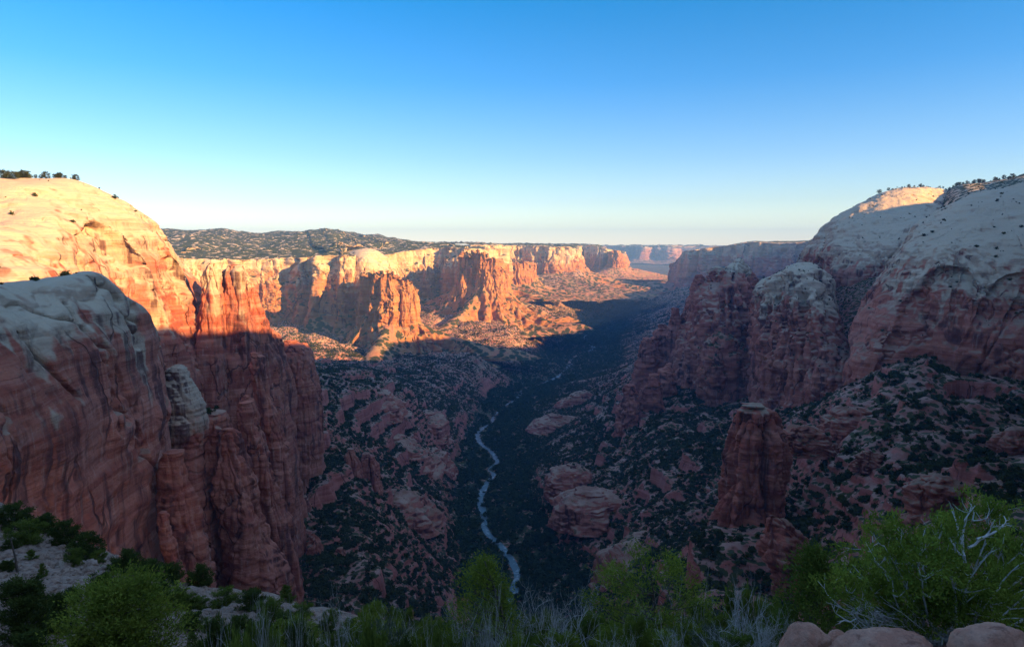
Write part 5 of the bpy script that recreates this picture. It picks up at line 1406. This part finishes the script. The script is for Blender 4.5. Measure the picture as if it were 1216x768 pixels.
boulder(1052, 778, 140, 56, 5.0, 'broad flat pink boulder under the grey-limbed shrub', 3, deep=0.6)
boulder(1184, 776, 112, 72, 4.6, 'smooth rounded pink boulder in the bottom right corner', 4)
# rocks lying on the scree
rprot = [rock_mesh(rg, 3, (1, .9, .65), 0.22) for _ in range(5)]
rfirst = [None]*5
def scree_rock(px, py, size, label, group):
    Y = hit_ground(px, py); g = ground(px, Y, py); v = int(rg.integers(0, 5))
    s = size*Y/FPX/2
    if rfirst[v] is None:
        o = new_mesh_obj('rock', rprot[v][0], tris=rprot[v][1], mat=M['boulder'] if False else M['scree'], smooth=False); rfirst[v] = o
    else:
        o = rfirst[v].copy(); COL.objects.link(o)
    o.location = g + np.array([0, 0, s*0.2]); o.scale = (s, s, s*rg.uniform(0.7, 1.1)); o.rotation_euler = (rg.uniform(-.4, .4), rg.uniform(-.4, .4), rg.uniform(0, 6.28))
    return tag(o, label, 'rock', group)
for px, py, sz, lab in [(60,632,10,'pale boulder at the crest of the scree between two dark bushes'),(46,638,9,'grey boulder half hidden by a bush at the scree crest'),(228,692,16,'pale broken ledge stone beside a round dark bush'),(212,703,14,'pinkish block in the middle of the lower scree'),(350,702,12,'pale stone on the slope edge under the long fin'),(400,716,14,'pale pink stone near the talus edge'),(250,745,20,'heap-like pink stone near the bottom edge, lower left'),(205,755,18,'pale stone near the bottom edge beside the big bright juniper'),(15,748,28,'flat pale slab at the bottom left edge'),(58,750,18,'flat pale stone right of the slab at the bottom left')]:
    scree_rock(px, py, sz, lab, None)
for i in range(150):
    px = rg.uniform(0, 330); t = rg.uniform(0, 1); y0 = np.interp(px, [0, 100, 230, 330], [606, 640, 690, 716]); py = y0 + 6 + t*(768-y0)
    scree_rock(px, py, rg.uniform(2.0, 7.5)*(0.7 + 0.6*t), 'small loose stone lying on the pale scree slope', 'loose stones on the scree')

# the finer rubble between them: nobody could count it
nst = 5200
sv = [rock_mesh(rg, 1, (1, .9, .6), 0.2) for _ in range(5)]
px = rg.uniform(-10, 480, nst); t = rg.uniform(0, 1, nst)**0.8
y0 = np.interp(px, [0, 100, 230, 360, 480], [602, 638, 690, 722, 750]); py = y0 + 3 + t*(790-y0)
Yg = np.geomspace(6, 130, 260)
Q = W(px[:, None], py[:, None], Yg[None]); dz = Q[..., 2] - fg_z(Q[..., 0], Q[..., 1])
ki = np.argmax(dz < 0, axis=1); okk = (dz < 0).any(1)
G = Q[np.arange(nst), ki][okk]; G[:, 2] = fg_z(G[:, 0], G[:, 1])
ss = (0.05 + 0.30*rg.uniform(0, 1, len(G))**3)*np.clip(G[:, 1]/25, 0.5, 2.0)
Vs, Fs, n = [], [], 0
for i in range(len(G)):
    v, f = sv[i % 5]; th = rg.uniform(0, 6.28); c_, s_ = math.cos(th), math.sin(th)
    Vs.append(np.stack([v[:, 0]*c_ - v[:, 1]*s_, v[:, 0]*s_ + v[:, 1]*c_, v[:, 2]], 1)*ss[i] + G[i]); Fs.append(f + n); n += len(v)
tag(new_mesh_obj('rubble', np.concatenate(Vs), tris=np.concatenate(Fs), mat=M['scree'], smooth=False), kind='stuff')

# ------------------------------------------------------------------ trees on the skylines
bpy.context.view_layer.update()
def top_of(nm_list, px, dmin=0):
    best = None
    for P, N, nm in REG:
        if nm not in nm_list: continue
        q = P.reshape(-1, 3); x, y, d = project(q)
        s = (np.abs(x - px) < 2.5) & (q[:, 1] > dmin) & (q[:, 1] < 2600)
        if s.any():
            k = np.argmin(np.where(s, y, 1e9))
            if best is None or y[k] < best[1]: best = (q[k], y[k])
    return best[0] if best else None
tv = [tree_meshes(4.0, 1.7, 'round', rg, clumps=40, per=16, leaf=0.5, spread=0.32) for _ in range(3)]
tf = [None]*3
def skytree(px, h, label, group, names, dmin, rows=0.0):
    p = top_of(names, px, dmin)
    if p is None: return
    v = int(rg.integers(0, 3)); sc = h/4.0
    if tf[v] is None:
        e = plant('pinyon_pine', label, 'pine tree', p, tv[v][0], tv[v][1], M['bark'], M['scrub'], group); tf[v] = e
    else: e = copy_plant(tf[v], p, (1, 1, 1), rg.uniform(0, 6.28), label, group)
    s = sc*rg.uniform(0.9, 1.4); e.scale = (s, s, sc); e.location = p + np.array([rg.normal()*3, rg.uniform(-14, 10)*rows, -0.25*h*0.3])
for px in [3,8,14,18,22,28,31,36,43,50,56,62,67,72,78,84,88,93]:
    skytree(px + rg.normal()*1.8, 2.2 + 5.5*rg.uniform(0, 1)**1.3, 'pine on the skyline of the golden sunlit dome, upper left', 'pines along the crest of the golden dome', ('sandstone_dome',), 300)
for px in list(np.linspace(1046, 1130, 22)):
    skytree(px + rg.normal()*2.5, 2.5 + 6.5*rg.uniform(0, 1)**1.5, 'pine on the crest of the pale dome behind, upper right', 'pines along the crest of the pale dome', ('sandstone_dome',), 1250, 1.0)
for px in list(np.linspace(1122, 1214, 34)):
    skytree(px + rg.normal()*2.5, 3 + 8*rg.uniform(0, 1)**1.5, 'pine on the far plateau skyline at the upper right edge', 'pines on the plateau skyline at right', ('plateau',), 1250, 1.0)
